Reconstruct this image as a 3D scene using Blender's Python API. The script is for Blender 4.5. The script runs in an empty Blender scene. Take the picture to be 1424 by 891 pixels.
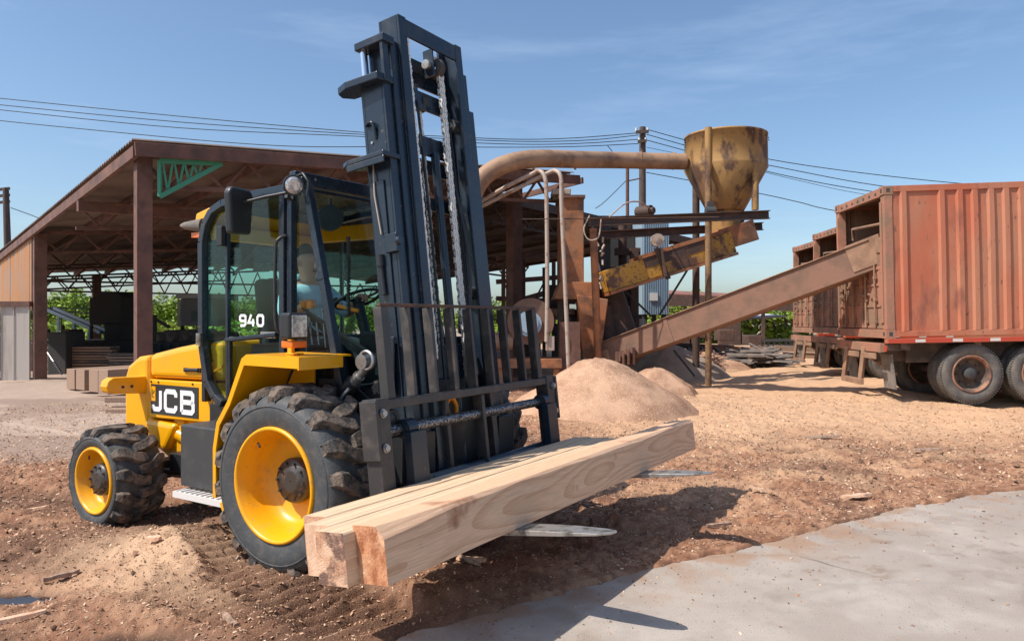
import bpy, math, random
import numpy as np
from mathutils import Vector, Matrix, Euler
random.seed(7)
rng = np.random.default_rng(7)
SC = bpy.context.scene
COL = SC.collection
R = math.radians

# ------------------------------------------------------------------ camera
CAMH = 1.72
cam = bpy.data.cameras.new('camera'); camo = bpy.data.objects.new('camera', cam); COL.objects.link(camo)
camo.location = (0, 0, CAMH); camo.rotation_euler = (R(90.0), 0, 0)
cam.sensor_width = 36; cam.lens = 36 * 1000 / 1424
cam.shift_y = -0.0018
cam.clip_start = 0.05; cam.clip_end = 3000
SC.camera = camo

# ------------------------------------------------------------------ sky and sun
SUNDIR = Vector((-0.91, -0.41, 1.28)).normalized()      # towards the sun
w = bpy.data.worlds.new('World'); SC.world = w; w.use_nodes = True
nt = w.node_tree; bg = nt.nodes['Background']
sky = nt.nodes.new('ShaderNodeTexSky'); sky.sky_type = 'NISHITA'; sky.sun_disc = False
sky.sun_elevation = math.asin(SUNDIR.z)
sky.sun_rotation = math.atan2(SUNDIR.x, SUNDIR.y)
sky.air_density = 1.0; sky.dust_density = 1.7; sky.ozone_density = 1.3; sky.altitude = 100
# faint high cirrus over the blue
tcw = nt.nodes.new('ShaderNodeTexCoord'); mpw = nt.nodes.new('ShaderNodeMapping')
mpw.inputs['Scale'].default_value = (1.2, 2.4, 9.0); mpw.inputs['Rotation'].default_value = (0.1, 0.25, 0.3)
nzw = nt.nodes.new('ShaderNodeTexNoise'); nzw.inputs['Scale'].default_value = 1.6; nzw.inputs['Detail'].default_value = 7
nzw.inputs['Roughness'].default_value = 0.62
rpw = nt.nodes.new('ShaderNodeValToRGB'); rpw.color_ramp.elements[0].position = 0.5; rpw.color_ramp.elements[1].position = 0.85
rpw.color_ramp.elements[0].color = (0, 0, 0, 1); rpw.color_ramp.elements[1].color = (0.2, 0.2, 0.2, 1)
mxw = nt.nodes.new('ShaderNodeMix'); mxw.data_type = 'RGBA'; mxw.inputs[7].default_value = (7.5, 8.2, 9.0, 1)
nt.links.new(tcw.outputs['Generated'], mpw.inputs['Vector']); nt.links.new(mpw.outputs[0], nzw.inputs['Vector'])
nt.links.new(nzw.outputs[0], rpw.inputs[0]); nt.links.new(rpw.outputs[0], mxw.inputs[0])
nt.links.new(sky.outputs[0], mxw.inputs[6]); tnt = nt.nodes.new('ShaderNodeMix'); tnt.data_type = 'RGBA'; tnt.blend_type = 'MULTIPLY'; tnt.inputs[0].default_value = 1.0; tnt.inputs[7].default_value = (0.90, 1.0, 1.07, 1)
nt.links.new(mxw.outputs[2], tnt.inputs[6]); nt.links.new(tnt.outputs[2], bg.inputs[0])
bg.inputs[1].default_value = 0.145
sl = bpy.data.lights.new('sun', 'SUN'); sl.energy = 5.0; sl.angle = R(0.5); sl.color = (1.0, 0.94, 0.85)
so = bpy.data.objects.new('sun', sl); COL.objects.link(so)
so.rotation_euler = SUNDIR.to_track_quat('Z', 'Y').to_euler()
SC.view_settings.view_transform = 'Standard'; SC.view_settings.look = 'None'
SC.view_settings.exposure = 0.12; SC.view_settings.gamma = 1.0
SC.cycles.max_bounces = 8; SC.cycles.transparent_max_bounces = 16

# ------------------------------------------------------------------ materials
def mat(name, col, rough=0.6, metal=0.0, col2=None, cut=(0.45, 0.6), scale=3.0, detail=6, col3=None, scale3=0.8, cut3=(0.5, 0.62),
        bump=0.0, bscale=60.0, stretch=(1, 1, 1), rough2=None, coat=0.0, attr=None, spec=None, fleck=None):
    m = bpy.data.materials.new(name); m.use_nodes = True
    n = m.node_tree.nodes; l = m.node_tree.links; b = n['Principled BSDF']
    b.inputs['Roughness'].default_value = rough; b.inputs['Metallic'].default_value = metal
    if coat: b.inputs['Coat Weight'].default_value = coat; b.inputs['Coat Roughness'].default_value = 0.08
    if spec is not None: b.inputs['Specular IOR Level'].default_value = spec
    tc = n.new('ShaderNodeTexCoord'); mp = n.new('ShaderNodeMapping'); mp.inputs['Scale'].default_value = stretch
    l.new(tc.outputs['Object'], mp.inputs['Vector'])
    if attr:
        a = n.new('ShaderNodeVertexColor'); a.layer_name = attr; cur = a.outputs['Color']
    else:
        rgb = n.new('ShaderNodeRGB'); rgb.outputs[0].default_value = (*col, 1); cur = rgb.outputs[0]
    def layer(cur, c2, sc, ct, det):
        nz = n.new('ShaderNodeTexNoise'); nz.inputs['Scale'].default_value = sc; nz.inputs['Detail'].default_value = det
        nz.inputs['Roughness'].default_value = 0.62
        l.new(mp.outputs[0], nz.inputs['Vector'])
        r = n.new('ShaderNodeMapRange'); r.inputs[1].default_value = ct[0]; r.inputs[2].default_value = ct[1]
        l.new(nz.outputs[0], r.inputs[0])
        x = n.new('ShaderNodeMix'); x.data_type = 'RGBA'; x.inputs[7].default_value = (*c2, 1)
        l.new(r.outputs[0], x.inputs[0]); l.new(cur, x.inputs[6]); return x.outputs[2], r.outputs[0]
    if col3: cur, _ = layer(cur, col3, scale3, cut3, 4)
    if col2:
        cur, f = layer(cur, col2, scale, cut, detail)
        if rough2 is not None:
            rr = n.new('ShaderNodeMapRange'); rr.inputs[3].default_value = rough; rr.inputs[4].default_value = rough2
            l.new(f, rr.inputs[0]); l.new(rr.outputs[0], b.inputs['Roughness'])
    if fleck: cur, _ = layer(cur, fleck[0], fleck[1], fleck[2], 2)
    l.new(cur, b.inputs['Base Color'])
    if bump:
        nz = n.new('ShaderNodeTexNoise'); nz.inputs['Scale'].default_value = bscale; nz.inputs['Detail'].default_value = 5
        l.new(mp.outputs[0], nz.inputs['Vector'])
        bp = n.new('ShaderNodeBump'); bp.inputs['Strength'].default_value = bump; bp.inputs['Distance'].default_value = 0.01
        l.new(nz.outputs[0], bp.inputs['Height']); l.new(bp.outputs[0], b.inputs['Normal'])
    return m

def wood(name, light, dark, off=(0.0, 0, 0.0), rot=(0, 0, 0), scale=9.0, dist=2.5, rough=0.75, patch=None, dscale=1.3, ydet=1.5):
    """growth rings round the long (Y) axis: end faces show rings, sides show the grain cut lengthways"""
    m = bpy.data.materials.new(name); m.use_nodes = True
    n = m.node_tree.nodes; l = m.node_tree.links; b = n['Principled BSDF']; b.inputs['Roughness'].default_value = rough
    tc = n.new('ShaderNodeTexCoord'); mp = n.new('ShaderNodeMapping')
    mp.inputs['Location'].default_value = off; mp.inputs['Rotation'].default_value = rot; mp.inputs['Scale'].default_value = (1, 0.30, 1)
    l.new(tc.outputs['Object'], mp.inputs['Vector'])
    wv = n.new('ShaderNodeTexWave'); wv.wave_type = 'RINGS'; wv.rings_direction = 'Y'; wv.wave_profile = 'SAW'
    wv.inputs['Scale'].default_value = scale; wv.inputs['Distortion'].default_value = dist; wv.inputs['Detail'].default_value = ydet
    wv.inputs['Detail Scale'].default_value = dscale
    l.new(mp.outputs[0], wv.inputs['Vector'])
    rp = n.new('ShaderNodeMapRange'); rp.inputs[1].default_value = 0.45; rp.inputs[2].default_value = 1.0; rp.inputs[4].default_value = 0.75
    l.new(wv.outputs[1], rp.inputs[0])
    mx = n.new('ShaderNodeMix'); mx.data_type = 'RGBA'; mx.inputs[6].default_value = (*light, 1); mx.inputs[7].default_value = (*dark, 1)
    l.new(rp.outputs[0], mx.inputs[0])
    # fibres
    mp2 = n.new('ShaderNodeMapping'); mp2.inputs['Scale'].default_value = (60, 2.2, 60); l.new(tc.outputs['Object'], mp2.inputs['Vector'])
    nz = n.new('ShaderNodeTexNoise'); nz.inputs['Scale'].default_value = 3; nz.inputs['Detail'].default_value = 4; l.new(mp2.outputs[0], nz.inputs['Vector'])
    r2 = n.new('ShaderNodeMapRange'); r2.inputs[1].default_value = 0.3; r2.inputs[2].default_value = 0.7; r2.inputs[3].default_value = 0.82; r2.inputs[4].default_value = 1.12
    l.new(nz.outputs[0], r2.inputs[0])
    ml = n.new('ShaderNodeVectorMath'); ml.operation = 'SCALE'; l.new(mx.outputs[2], ml.inputs[0]); l.new(r2.outputs[0], ml.inputs['Scale'])
    cur = ml.outputs[0]
    # stains and knots
    for (c2, sc_, lo, hi) in (patch or []):
        n3 = n.new('ShaderNodeTexNoise'); n3.inputs['Scale'].default_value = sc_; n3.inputs['Detail'].default_value = 5; l.new(tc.outputs['Object'], n3.inputs['Vector'])
        r3 = n.new('ShaderNodeMapRange'); r3.inputs[1].default_value = lo; r3.inputs[2].default_value = hi; l.new(n3.outputs[0], r3.inputs[0])
        m3 = n.new('ShaderNodeMix'); m3.data_type = 'RGBA'; m3.inputs[7].default_value = (*c2, 1); l.new(r3.outputs[0], m3.inputs[0]); l.new(cur, m3.inputs[6]); cur = m3.outputs[2]
    l.new(cur, b.inputs['Base Color'])
    sw_ = n.new('ShaderNodeTexWave'); sw_.wave_type = 'BANDS'; sw_.bands_direction = 'Y'; sw_.inputs['Scale'].default_value = 26; sw_.inputs['Distortion'].default_value = 1.5
    l.new(tc.outputs['Object'], sw_.inputs['Vector'])
    ad = n.new('ShaderNodeMath'); ad.operation = 'MULTIPLY_ADD'; ad.inputs[1].default_value = 0.5; l.new(sw_.outputs[1], ad.inputs[0]); l.new(nz.outputs[0], ad.inputs[2])
    bp = n.new('ShaderNodeBump'); bp.inputs['Strength'].default_value = 0.45; bp.inputs['Distance'].default_value = 0.003
    l.new(ad.outputs[0], bp.inputs['Height']); l.new(bp.outputs[0], b.inputs['Normal'])
    return m

def glassmat(name, tint=(0.75, 0.89, 0.86), refl=1.0):
    m = bpy.data.materials.new(name); m.use_nodes = True
    n = m.node_tree.nodes; l = m.node_tree.links; n.remove(n['Principled BSDF'])
    t = n.new('ShaderNodeBsdfTransparent'); t.inputs[0].default_value = (*tint, 1)
    g = n.new('ShaderNodeBsdfGlossy'); g.inputs['Roughness'].default_value = 0.02; g.inputs[0].default_value = (refl, refl, refl, 1)
    lw = n.new('ShaderNodeLayerWeight'); lw.inputs[0].default_value = 0.5
    pw = n.new('ShaderNodeMath'); pw.operation = 'POWER'; pw.inputs[1].default_value = 5; l.new(lw.outputs['Facing'], pw.inputs[0])
    fr = n.new('ShaderNodeMath'); fr.operation = 'MULTIPLY_ADD'; fr.inputs[1].default_value = 0.5; fr.inputs[2].default_value = 0.022; l.new(pw.outputs[0], fr.inputs[0])
    mx = n.new('ShaderNodeMixShader'); l.new(fr.outputs[0], mx.inputs[0]); l.new(t.outputs[0], mx.inputs[1]); l.new(g.outputs[0], mx.inputs[2])
    l.new(mx.outputs[0], n['Material Output'].inputs[0]); return m

M = {}
M['yellow'] = mat('yellow_paint', (0.86, 0.385, 0.003), 0.30, col2=(0.70, 0.32, 0.03), cut=(0.55, 0.85), scale=5, rough2=0.5, coat=0.25)
M['dustblack'] = mat('dusty_black_steel', (0.038, 0.036, 0.036), 0.42, col2=(0.12, 0.095, 0.08), cut=(0.48, 0.8), scale=7, rough2=0.65, bump=0.05, bscale=90)
M['navy'] = mat('black_machine_paint', (0.013, 0.022, 0.036), 0.27, col2=(0.055, 0.056, 0.056), cut=(0.5, 0.85), scale=4, rough2=0.6, bump=0.05, bscale=90,
                fleck=((0.12, 0.09, 0.07), 24, (0.68, 0.8)))
M['black'] = mat('black_plastic', (0.018, 0.019, 0.021), 0.45, col2=(0.06, 0.055, 0.05), cut=(0.55, 0.8), scale=6)
M['greybox'] = mat('charcoal_tank_paint', (0.045, 0.047, 0.05), 0.5, col2=(0.09, 0.08, 0.07), cut=(0.55, 0.85), scale=7)
M['glass'] = glassmat('cab_glass')
M['rubber'] = mat('tyre_rubber', (0.052, 0.056, 0.060), 0.66, col2=(0.095, 0.085, 0.078), cut=(0.45, 0.7), scale=14, bump=0.3, bscale=50)
M['tread'] = mat('dusty_tread_rubber', (0.035, 0.034, 0.033), 0.85, col2=(0.17, 0.125, 0.095), cut=(0.42, 0.60), scale=14, bump=0.7, bscale=70,
                 fleck=((0.30, 0.22, 0.16), 120, (0.6, 0.75)))
M['hub'] = mat('hub_paint', (0.045, 0.038, 0.034), 0.4, col2=(0.12, 0.08, 0.06), cut=(0.55, 0.7), scale=16)
M['steel'] = mat('worn_steel', (0.42, 0.42, 0.41), 0.38, 0.9, col2=(0.16, 0.10, 0.07), cut=(0.5, 0.7), scale=30, rough2=0.7)
M['chain'] = mat('chain_steel', (0.80, 0.79, 0.76), 0.35, 0.25)
M['chainpin'] = mat('chain_pin_steel', (0.22, 0.2, 0.18), 0.5, 0.5)
M['shaft'] = mat('scratched_shaft_steel', (0.34, 0.32, 0.29), 0.42, 0.8, col2=(0.045, 0.055, 0.08), cut=(0.47, 0.53), scale=55, rough2=0.5)
M['fork'] = mat('fork_steel', (0.42, 0.40, 0.37), 0.42, 0.7, col2=(0.12, 0.10, 0.08), cut=(0.48, 0.65), scale=12, rough2=0.6)
M['alu'] = mat('step_grating_metal', (0.72, 0.70, 0.68), 0.5, 0.2)
M['chrome'] = mat('polished_rod', (0.75, 0.76, 0.78), 0.12, 1.0)
M['white'] = mat('white_print', (0.82, 0.82, 0.82), 0.5)
M['decal'] = mat('black_print', (0.03, 0.03, 0.032), 0.45)
M['lens'] = mat('clear_lamp_lens', (0.75, 0.74, 0.70), 0.12, 0.55, col2=(0.35, 0.35, 0.36), cut=(0.4, 0.6), scale=30)
M['amber'] = mat('amber_lens', (0.75, 0.17, 0.02), 0.25)
M['orange'] = mat('orange_lever', (0.85, 0.28, 0.01), 0.4)
M['skin'] = mat('skin', (0.60, 0.32, 0.23), 0.55)
M['shirt'] = mat('light_blue_shirt', (0.58, 0.78, 0.90), 0.85, col2=(0.48, 0.70, 0.84), scale=9)
M['trouser'] = mat('dark_trousers', (0.03, 0.035, 0.05), 0.9)
M['hair'] = mat('dark_hair', (0.05, 0.035, 0.025), 0.8)
M['seat'] = mat('seat_fabric', (0.03, 0.032, 0.035), 0.85)
M['rust'] = mat('rusty_brown_steel', (0.165, 0.078, 0.056), 0.72, col2=(0.095, 0.05, 0.038), cut=(0.4, 0.65), scale=3, col3=(0.21, 0.10, 0.068), scale3=1.2, bump=0.3, bscale=30)
M['rustdark'] = mat('dark_rusty_steel', (0.075, 0.045, 0.035), 0.75, col2=(0.14, 0.065, 0.04), cut=(0.5, 0.65), scale=4, bump=0.3, bscale=30)
M['rustorange'] = mat('orange_rust_plate', (0.40, 0.15, 0.06), 0.75, col2=(0.17, 0.08, 0.045), cut=(0.45, 0.62), scale=2.2, col3=(0.30, 0.17, 0.10), scale3=0.7, bump=0.3, bscale=25)
M['roofin'] = mat('brown_roof_sheet', (0.19, 0.14, 0.115), 0.8, col2=(0.10, 0.072, 0.06), cut=(0.42, 0.65), scale=0.9)
M['rooftop'] = mat('rusty_roof_top', (0.30, 0.12, 0.075), 0.8, col2=(0.15, 0.07, 0.05), cut=(0.4, 0.6), scale=0.8)
M['green'] = mat('teal_green_paint', (0.05, 0.25, 0.15), 0.55, col2=(0.10, 0.14, 0.09), cut=(0.6, 0.7), scale=8)
M['cyclone'] = mat('ochre_rusted_hopper', (0.36, 0.20, 0.065), 0.7, col2=(0.10, 0.05, 0.03), cut=(0.50, 0.60), scale=2.0, col3=(0.22, 0.12, 0.065), scale3=0.8, stretch=(1, 1, 0.5), bump=0.25, bscale=20)
M['rustpost'] = mat('ochre_brown_post', (0.27, 0.155, 0.07), 0.7, col2=(0.13, 0.07, 0.045), cut=(0.45, 0.62), scale=4)
M['duct'] = mat('dusty_duct', (0.35, 0.21, 0.125), 0.65, col2=(0.20, 0.115, 0.07), cut=(0.45, 0.65), scale=2.5)
M['auger'] = mat('flaking_yellow_paint', (0.50, 0.25, 0.035), 0.6, col2=(0.13, 0.06, 0.035), cut=(0.52, 0.60), scale=2.4, col3=(0.34, 0.17, 0.05), scale3=1.6, fleck=((0.10, 0.05, 0.03), 14, (0.60, 0.64)), bump=0.3, bscale=30)
M['conduit'] = mat('grey_conduit', (0.42, 0.33, 0.27), 0.5, col2=(0.30, 0.16, 0.10), cut=(0.55, 0.65), scale=5)
M['bluemetal'] = mat('pale_blue_corrugated_metal', (0.30, 0.40, 0.48), 0.5, col2=(0.30, 0.17, 0.11), cut=(0.62, 0.7), scale=1.5, stretch=(2, 2, 0.4))
M['palemetal'] = mat('pale_metal_panel', (0.44, 0.39, 0.35), 0.6, col2=(0.30, 0.24, 0.20), cut=(0.5, 0.75), scale=2, stretch=(2, 2, 0.3))
M['rustsheet'] = mat('rust_streaked_sheet', (0.27, 0.26, 0.24), 0.6, col2=(0.44, 0.18, 0.055), cut=(0.36, 0.54), scale=1.2, stretch=(3, 3, 0.25))
M['dark'] = mat('dark_grimy_machine', (0.048, 0.05, 0.052), 0.8, col2=(0.07, 0.05, 0.04), cut=(0.5, 0.65), scale=3)
M['darkgreen'] = mat('dark_green_machine', (0.02, 0.06, 0.05), 0.7, col2=(0.06, 0.05, 0.04), cut=(0.5, 0.6), scale=3)
M['dust'] = mat('dust_caked_steel', (0.32, 0.19, 0.12), 0.9, col2=(0.22, 0.125, 0.08), cut=(0.42, 0.62), scale=3, bump=0.5, bscale=18)
M['dustdark'] = mat('dust_caked_steel_brown', (0.235, 0.125, 0.085), 0.9, col2=(0.17, 0.10, 0.07), cut=(0.42, 0.62), scale=2.5, bump=0.4, bscale=18)
M['contred'] = mat('faded_orange_container', (0.44, 0.125, 0.062), 0.6, col2=(0.26, 0.09, 0.055), cut=(0.55, 0.68), scale=1.7, col3=(0.44, 0.185, 0.105), scale3=0.6, cut3=(0.42, 0.62), bump=0.3, bscale=14, stretch=(1.4, 1.4, 0.45),
                    fleck=((0.22, 0.10, 0.07), 9, (0.66, 0.72)))
M['contend'] = mat('mud_caked_container', (0.36, 0.165, 0.105), 0.85, col2=(0.26, 0.155, 0.10), cut=(0.45, 0.58), scale=1.5, col3=(0.46, 0.20, 0.13), scale3=0.9, bump=0.5, bscale=16)
M['contin'] = mat('container_inside', (0.30, 0.17, 0.11), 0.9, col2=(0.2, 0.11, 0.07), scale=1.4)
M['redtape'] = mat('red_reflective_tape', (0.46, 0.06, 0.03), 0.4)
M['whitetape'] = mat('white_reflective_tape', (0.62, 0.58, 0.54), 0.4)
M['chassis'] = mat('chassis_paint', (0.075, 0.055, 0.045), 0.8, col2=(0.17, 0.12, 0.09), cut=(0.42, 0.65), scale=3)
M['trucktyre'] = mat('road_tyre_rubber', (0.085, 0.083, 0.08), 0.85, col2=(0.17, 0.145, 0.12), cut=(0.4, 0.7), scale=5, bump=0.3, bscale=40)
M['wheelrust'] = mat('rusty_wheel_rim', (0.30, 0.15, 0.09), 0.7, col2=(0.10, 0.06, 0.05), scale=5)
M['flap'] = mat('grey_mudflap', (0.22, 0.19, 0.165), 0.85, col2=(0.13, 0.11, 0.095), scale=4)
M['polewood'] = mat('dark_pole_wood', (0.075, 0.055, 0.048), 0.9, col2=(0.12, 0.08, 0.065), scale=6, stretch=(4, 4, 0.4))
M['wire'] = mat('black_wire', (0.015, 0.016, 0.02), 0.6)
M['tank'] = mat('pale_blue_plastic', (0.5, 0.58, 0.62), 0.5)
M['siding'] = mat('grey_siding', (0.30, 0.29, 0.29), 0.7)
M['sidewhite'] = mat('white_trim', (0.62, 0.6, 0.58), 0.6)
M['slabwood'] = mat('weathered_slab_wood', (0.13, 0.11, 0.10), 0.9, col2=(0.24, 0.18, 0.14), cut=(0.45, 0.6), scale=3)
M['bark'] = mat('tree_bark', (0.10, 0.08, 0.06), 0.9)
M['rag'] = mat('pale_green_rag', (0.33, 0.36, 0.22), 0.9, col2=(0.45, 0.46, 0.33), scale=12)
M['rim'] = mat('rim_paint', (0.84, 0.37, 0.004), 0.36, col2=(0.50, 0.25, 0.06), cut=(0.56, 0.80), scale=9, rough2=0.7, fleck=((0.32, 0.18, 0.08), 45, (0.66, 0.78)))
WL = (0.65, 0.45, 0.295); WD = (0.38, 0.185, 0.09)
M['woodA'] = wood('fresh_sawn_pine', (0.72, 0.455, 0.29), (0.54, 0.285, 0.155), off=(0.20, 0.35, -0.14), rot=(R(-3.0), 0, R(2.5)), scale=24, dist=16, dscale=0.16, ydet=0, patch=[((0.34, 0.15, 0.08), 2.2, 0.66, 0.72)])
M['woodB'] = wood('fresh_sawn_pine_pale', (0.68, 0.49, 0.32), (0.56, 0.36, 0.21), off=(0.3, 0, 0.2), rot=(R(5), 0, 0), scale=7, dist=6.0, dscale=0.4, patch=[((0.45, 0.25, 0.15), 7, 0.66, 0.72)])
M['woodend'] = mat('orange_end_grain', (0.56, 0.25, 0.125), 0.85, col2=(0.33, 0.11, 0.045), cut=(0.44, 0.62), scale=16, col3=(0.70, 0.42, 0.25), scale3=6, cut3=(0.5, 0.66), bump=0.6, bscale=120, stretch=(1, 1, 0.6), detail=9)
M['woodend2'] = mat('stained_end_grain', (0.53, 0.28, 0.165), 0.85, col2=(0.17, 0.09, 0.065), cut=(0.49, 0.58), scale=7.5, col3=(0.66, 0.42, 0.28), scale3=9, cut3=(0.45, 0.62), bump=0.6, bscale=120, detail=8)
M['woodpale'] = mat('pale_end_grain', (0.66, 0.43, 0.29), 0.85, col2=(0.50, 0.28, 0.17), cut=(0.45, 0.65), scale=18, bump=0.5, bscale=120, stretch=(1, 1, 0.5))
M['woodold'] = wood('weathered_timber', (0.36, 0.24, 0.17), (0.22, 0.13, 0.09), scale=6)
M['concrete'] = mat('worn_concrete', (0.5, 0.42, 0.36), 0.9, attr='tone', col2=(0.36, 0.305, 0.26), cut=(0.46, 0.70), scale=3.4, bump=0.7, bscale=150,
                    fleck=((0.16, 0.115, 0.085), 55, (0.67, 0.72)), detail=10)
def add_cracks(m):
    n = m.node_tree.nodes; l = m.node_tree.links; b = n['Principled BSDF']; tc = n.new('ShaderNodeTexCoord')
    nz = n.new('ShaderNodeTexNoise'); nz.inputs['Scale'].default_value = 1.5; nz.inputs['Detail'].default_value = 6; l.new(tc.outputs['Object'], nz.inputs['Vector'])
    mxv = n.new('ShaderNodeMix'); mxv.data_type = 'VECTOR'; mxv.inputs[0].default_value = 0.22; l.new(tc.outputs['Object'], mxv.inputs[4]); l.new(nz.outputs['Color'], mxv.inputs[5])
    vo = n.new('ShaderNodeTexVoronoi'); vo.feature = 'DISTANCE_TO_EDGE'; vo.inputs['Scale'].default_value = 0.42; l.new(mxv.outputs[1], vo.inputs['Vector'])
    mr = n.new('ShaderNodeMapRange'); mr.inputs[1].default_value = 0.0015; mr.inputs[2].default_value = 0.006; mr.inputs[3].default_value = 1; mr.inputs[4].default_value = 0; l.new(vo.outputs['Distance'], mr.inputs[0])
    src = b.inputs['Base Color'].links[0].from_socket
    mk = n.new('ShaderNodeTexNoise'); mk.inputs['Scale'].default_value = 0.9; l.new(tc.outputs['Object'], mk.inputs['Vector'])
    m2 = n.new('ShaderNodeMapRange'); m2.inputs[1].default_value = 0.45; m2.inputs[2].default_value = 0.6; m2.inputs[4].default_value = 0.75; l.new(mk.outputs[0], m2.inputs[0])
    mu = n.new('ShaderNodeMath'); mu.operation = 'MULTIPLY'; l.new(mr.outputs[0], mu.inputs[0]); l.new(m2.outputs[0], mu.inputs[1])
    mx = n.new('ShaderNodeMix'); mx.data_type = 'RGBA'; mx.inputs[7].default_value = (0.12, 0.09, 0.07, 1); l.new(mu.outputs[0], mx.inputs[0]); l.new(src, mx.inputs[6]); l.new(mx.outputs[2], b.inputs['Base Color'])
add_cracks(M['concrete'])
M['soil'] = mat('bark_and_sawdust_ground', (0.3, 0.2, 0.1), 0.95, attr='tone', col2=None, bump=0.8, bscale=95, fleck=((0.52, 0.32, 0.20), 150, (0.63, 0.71)), spec=0.2)
M['sawdust'] = mat('sawdust', (0.50, 0.305, 0.20), 0.97, col2=(0.33, 0.185, 0.115), cut=(0.4, 0.65), scale=2.5, bump=1.0, bscale=45, spec=0.15, fleck=((0.60, 0.40, 0.275), 38, (0.54, 0.68)))
M['sawdustgrey'] = mat('grey_sawdust', (0.40, 0.31, 0.24), 0.97, col2=(0.30, 0.22, 0.17), scale=2.5, bump=0.6, bscale=60)
M['chip'] = mat('wood_chips', (0.5, 0.3, 0.2), 0.9, attr='tone', spec=0.2)
M['leaf'] = mat('leaves', (0.15, 0.23, 0.012), 0.6, col2=(0.25, 0.34, 0.02), cut=(0.35, 0.65), scale=0.9, col3=(0.04, 0.08, 0.01), scale3=0.35)
wm = bpy.data.materials.new('puddle_water'); wm.use_nodes = True
_b = wm.node_tree.nodes['Principled BSDF']; _b.inputs['Base Color'].default_value = (0.035, 0.025, 0.02, 1); _b.inputs['Roughness'].default_value = 0.04
M['water'] = wm

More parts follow.
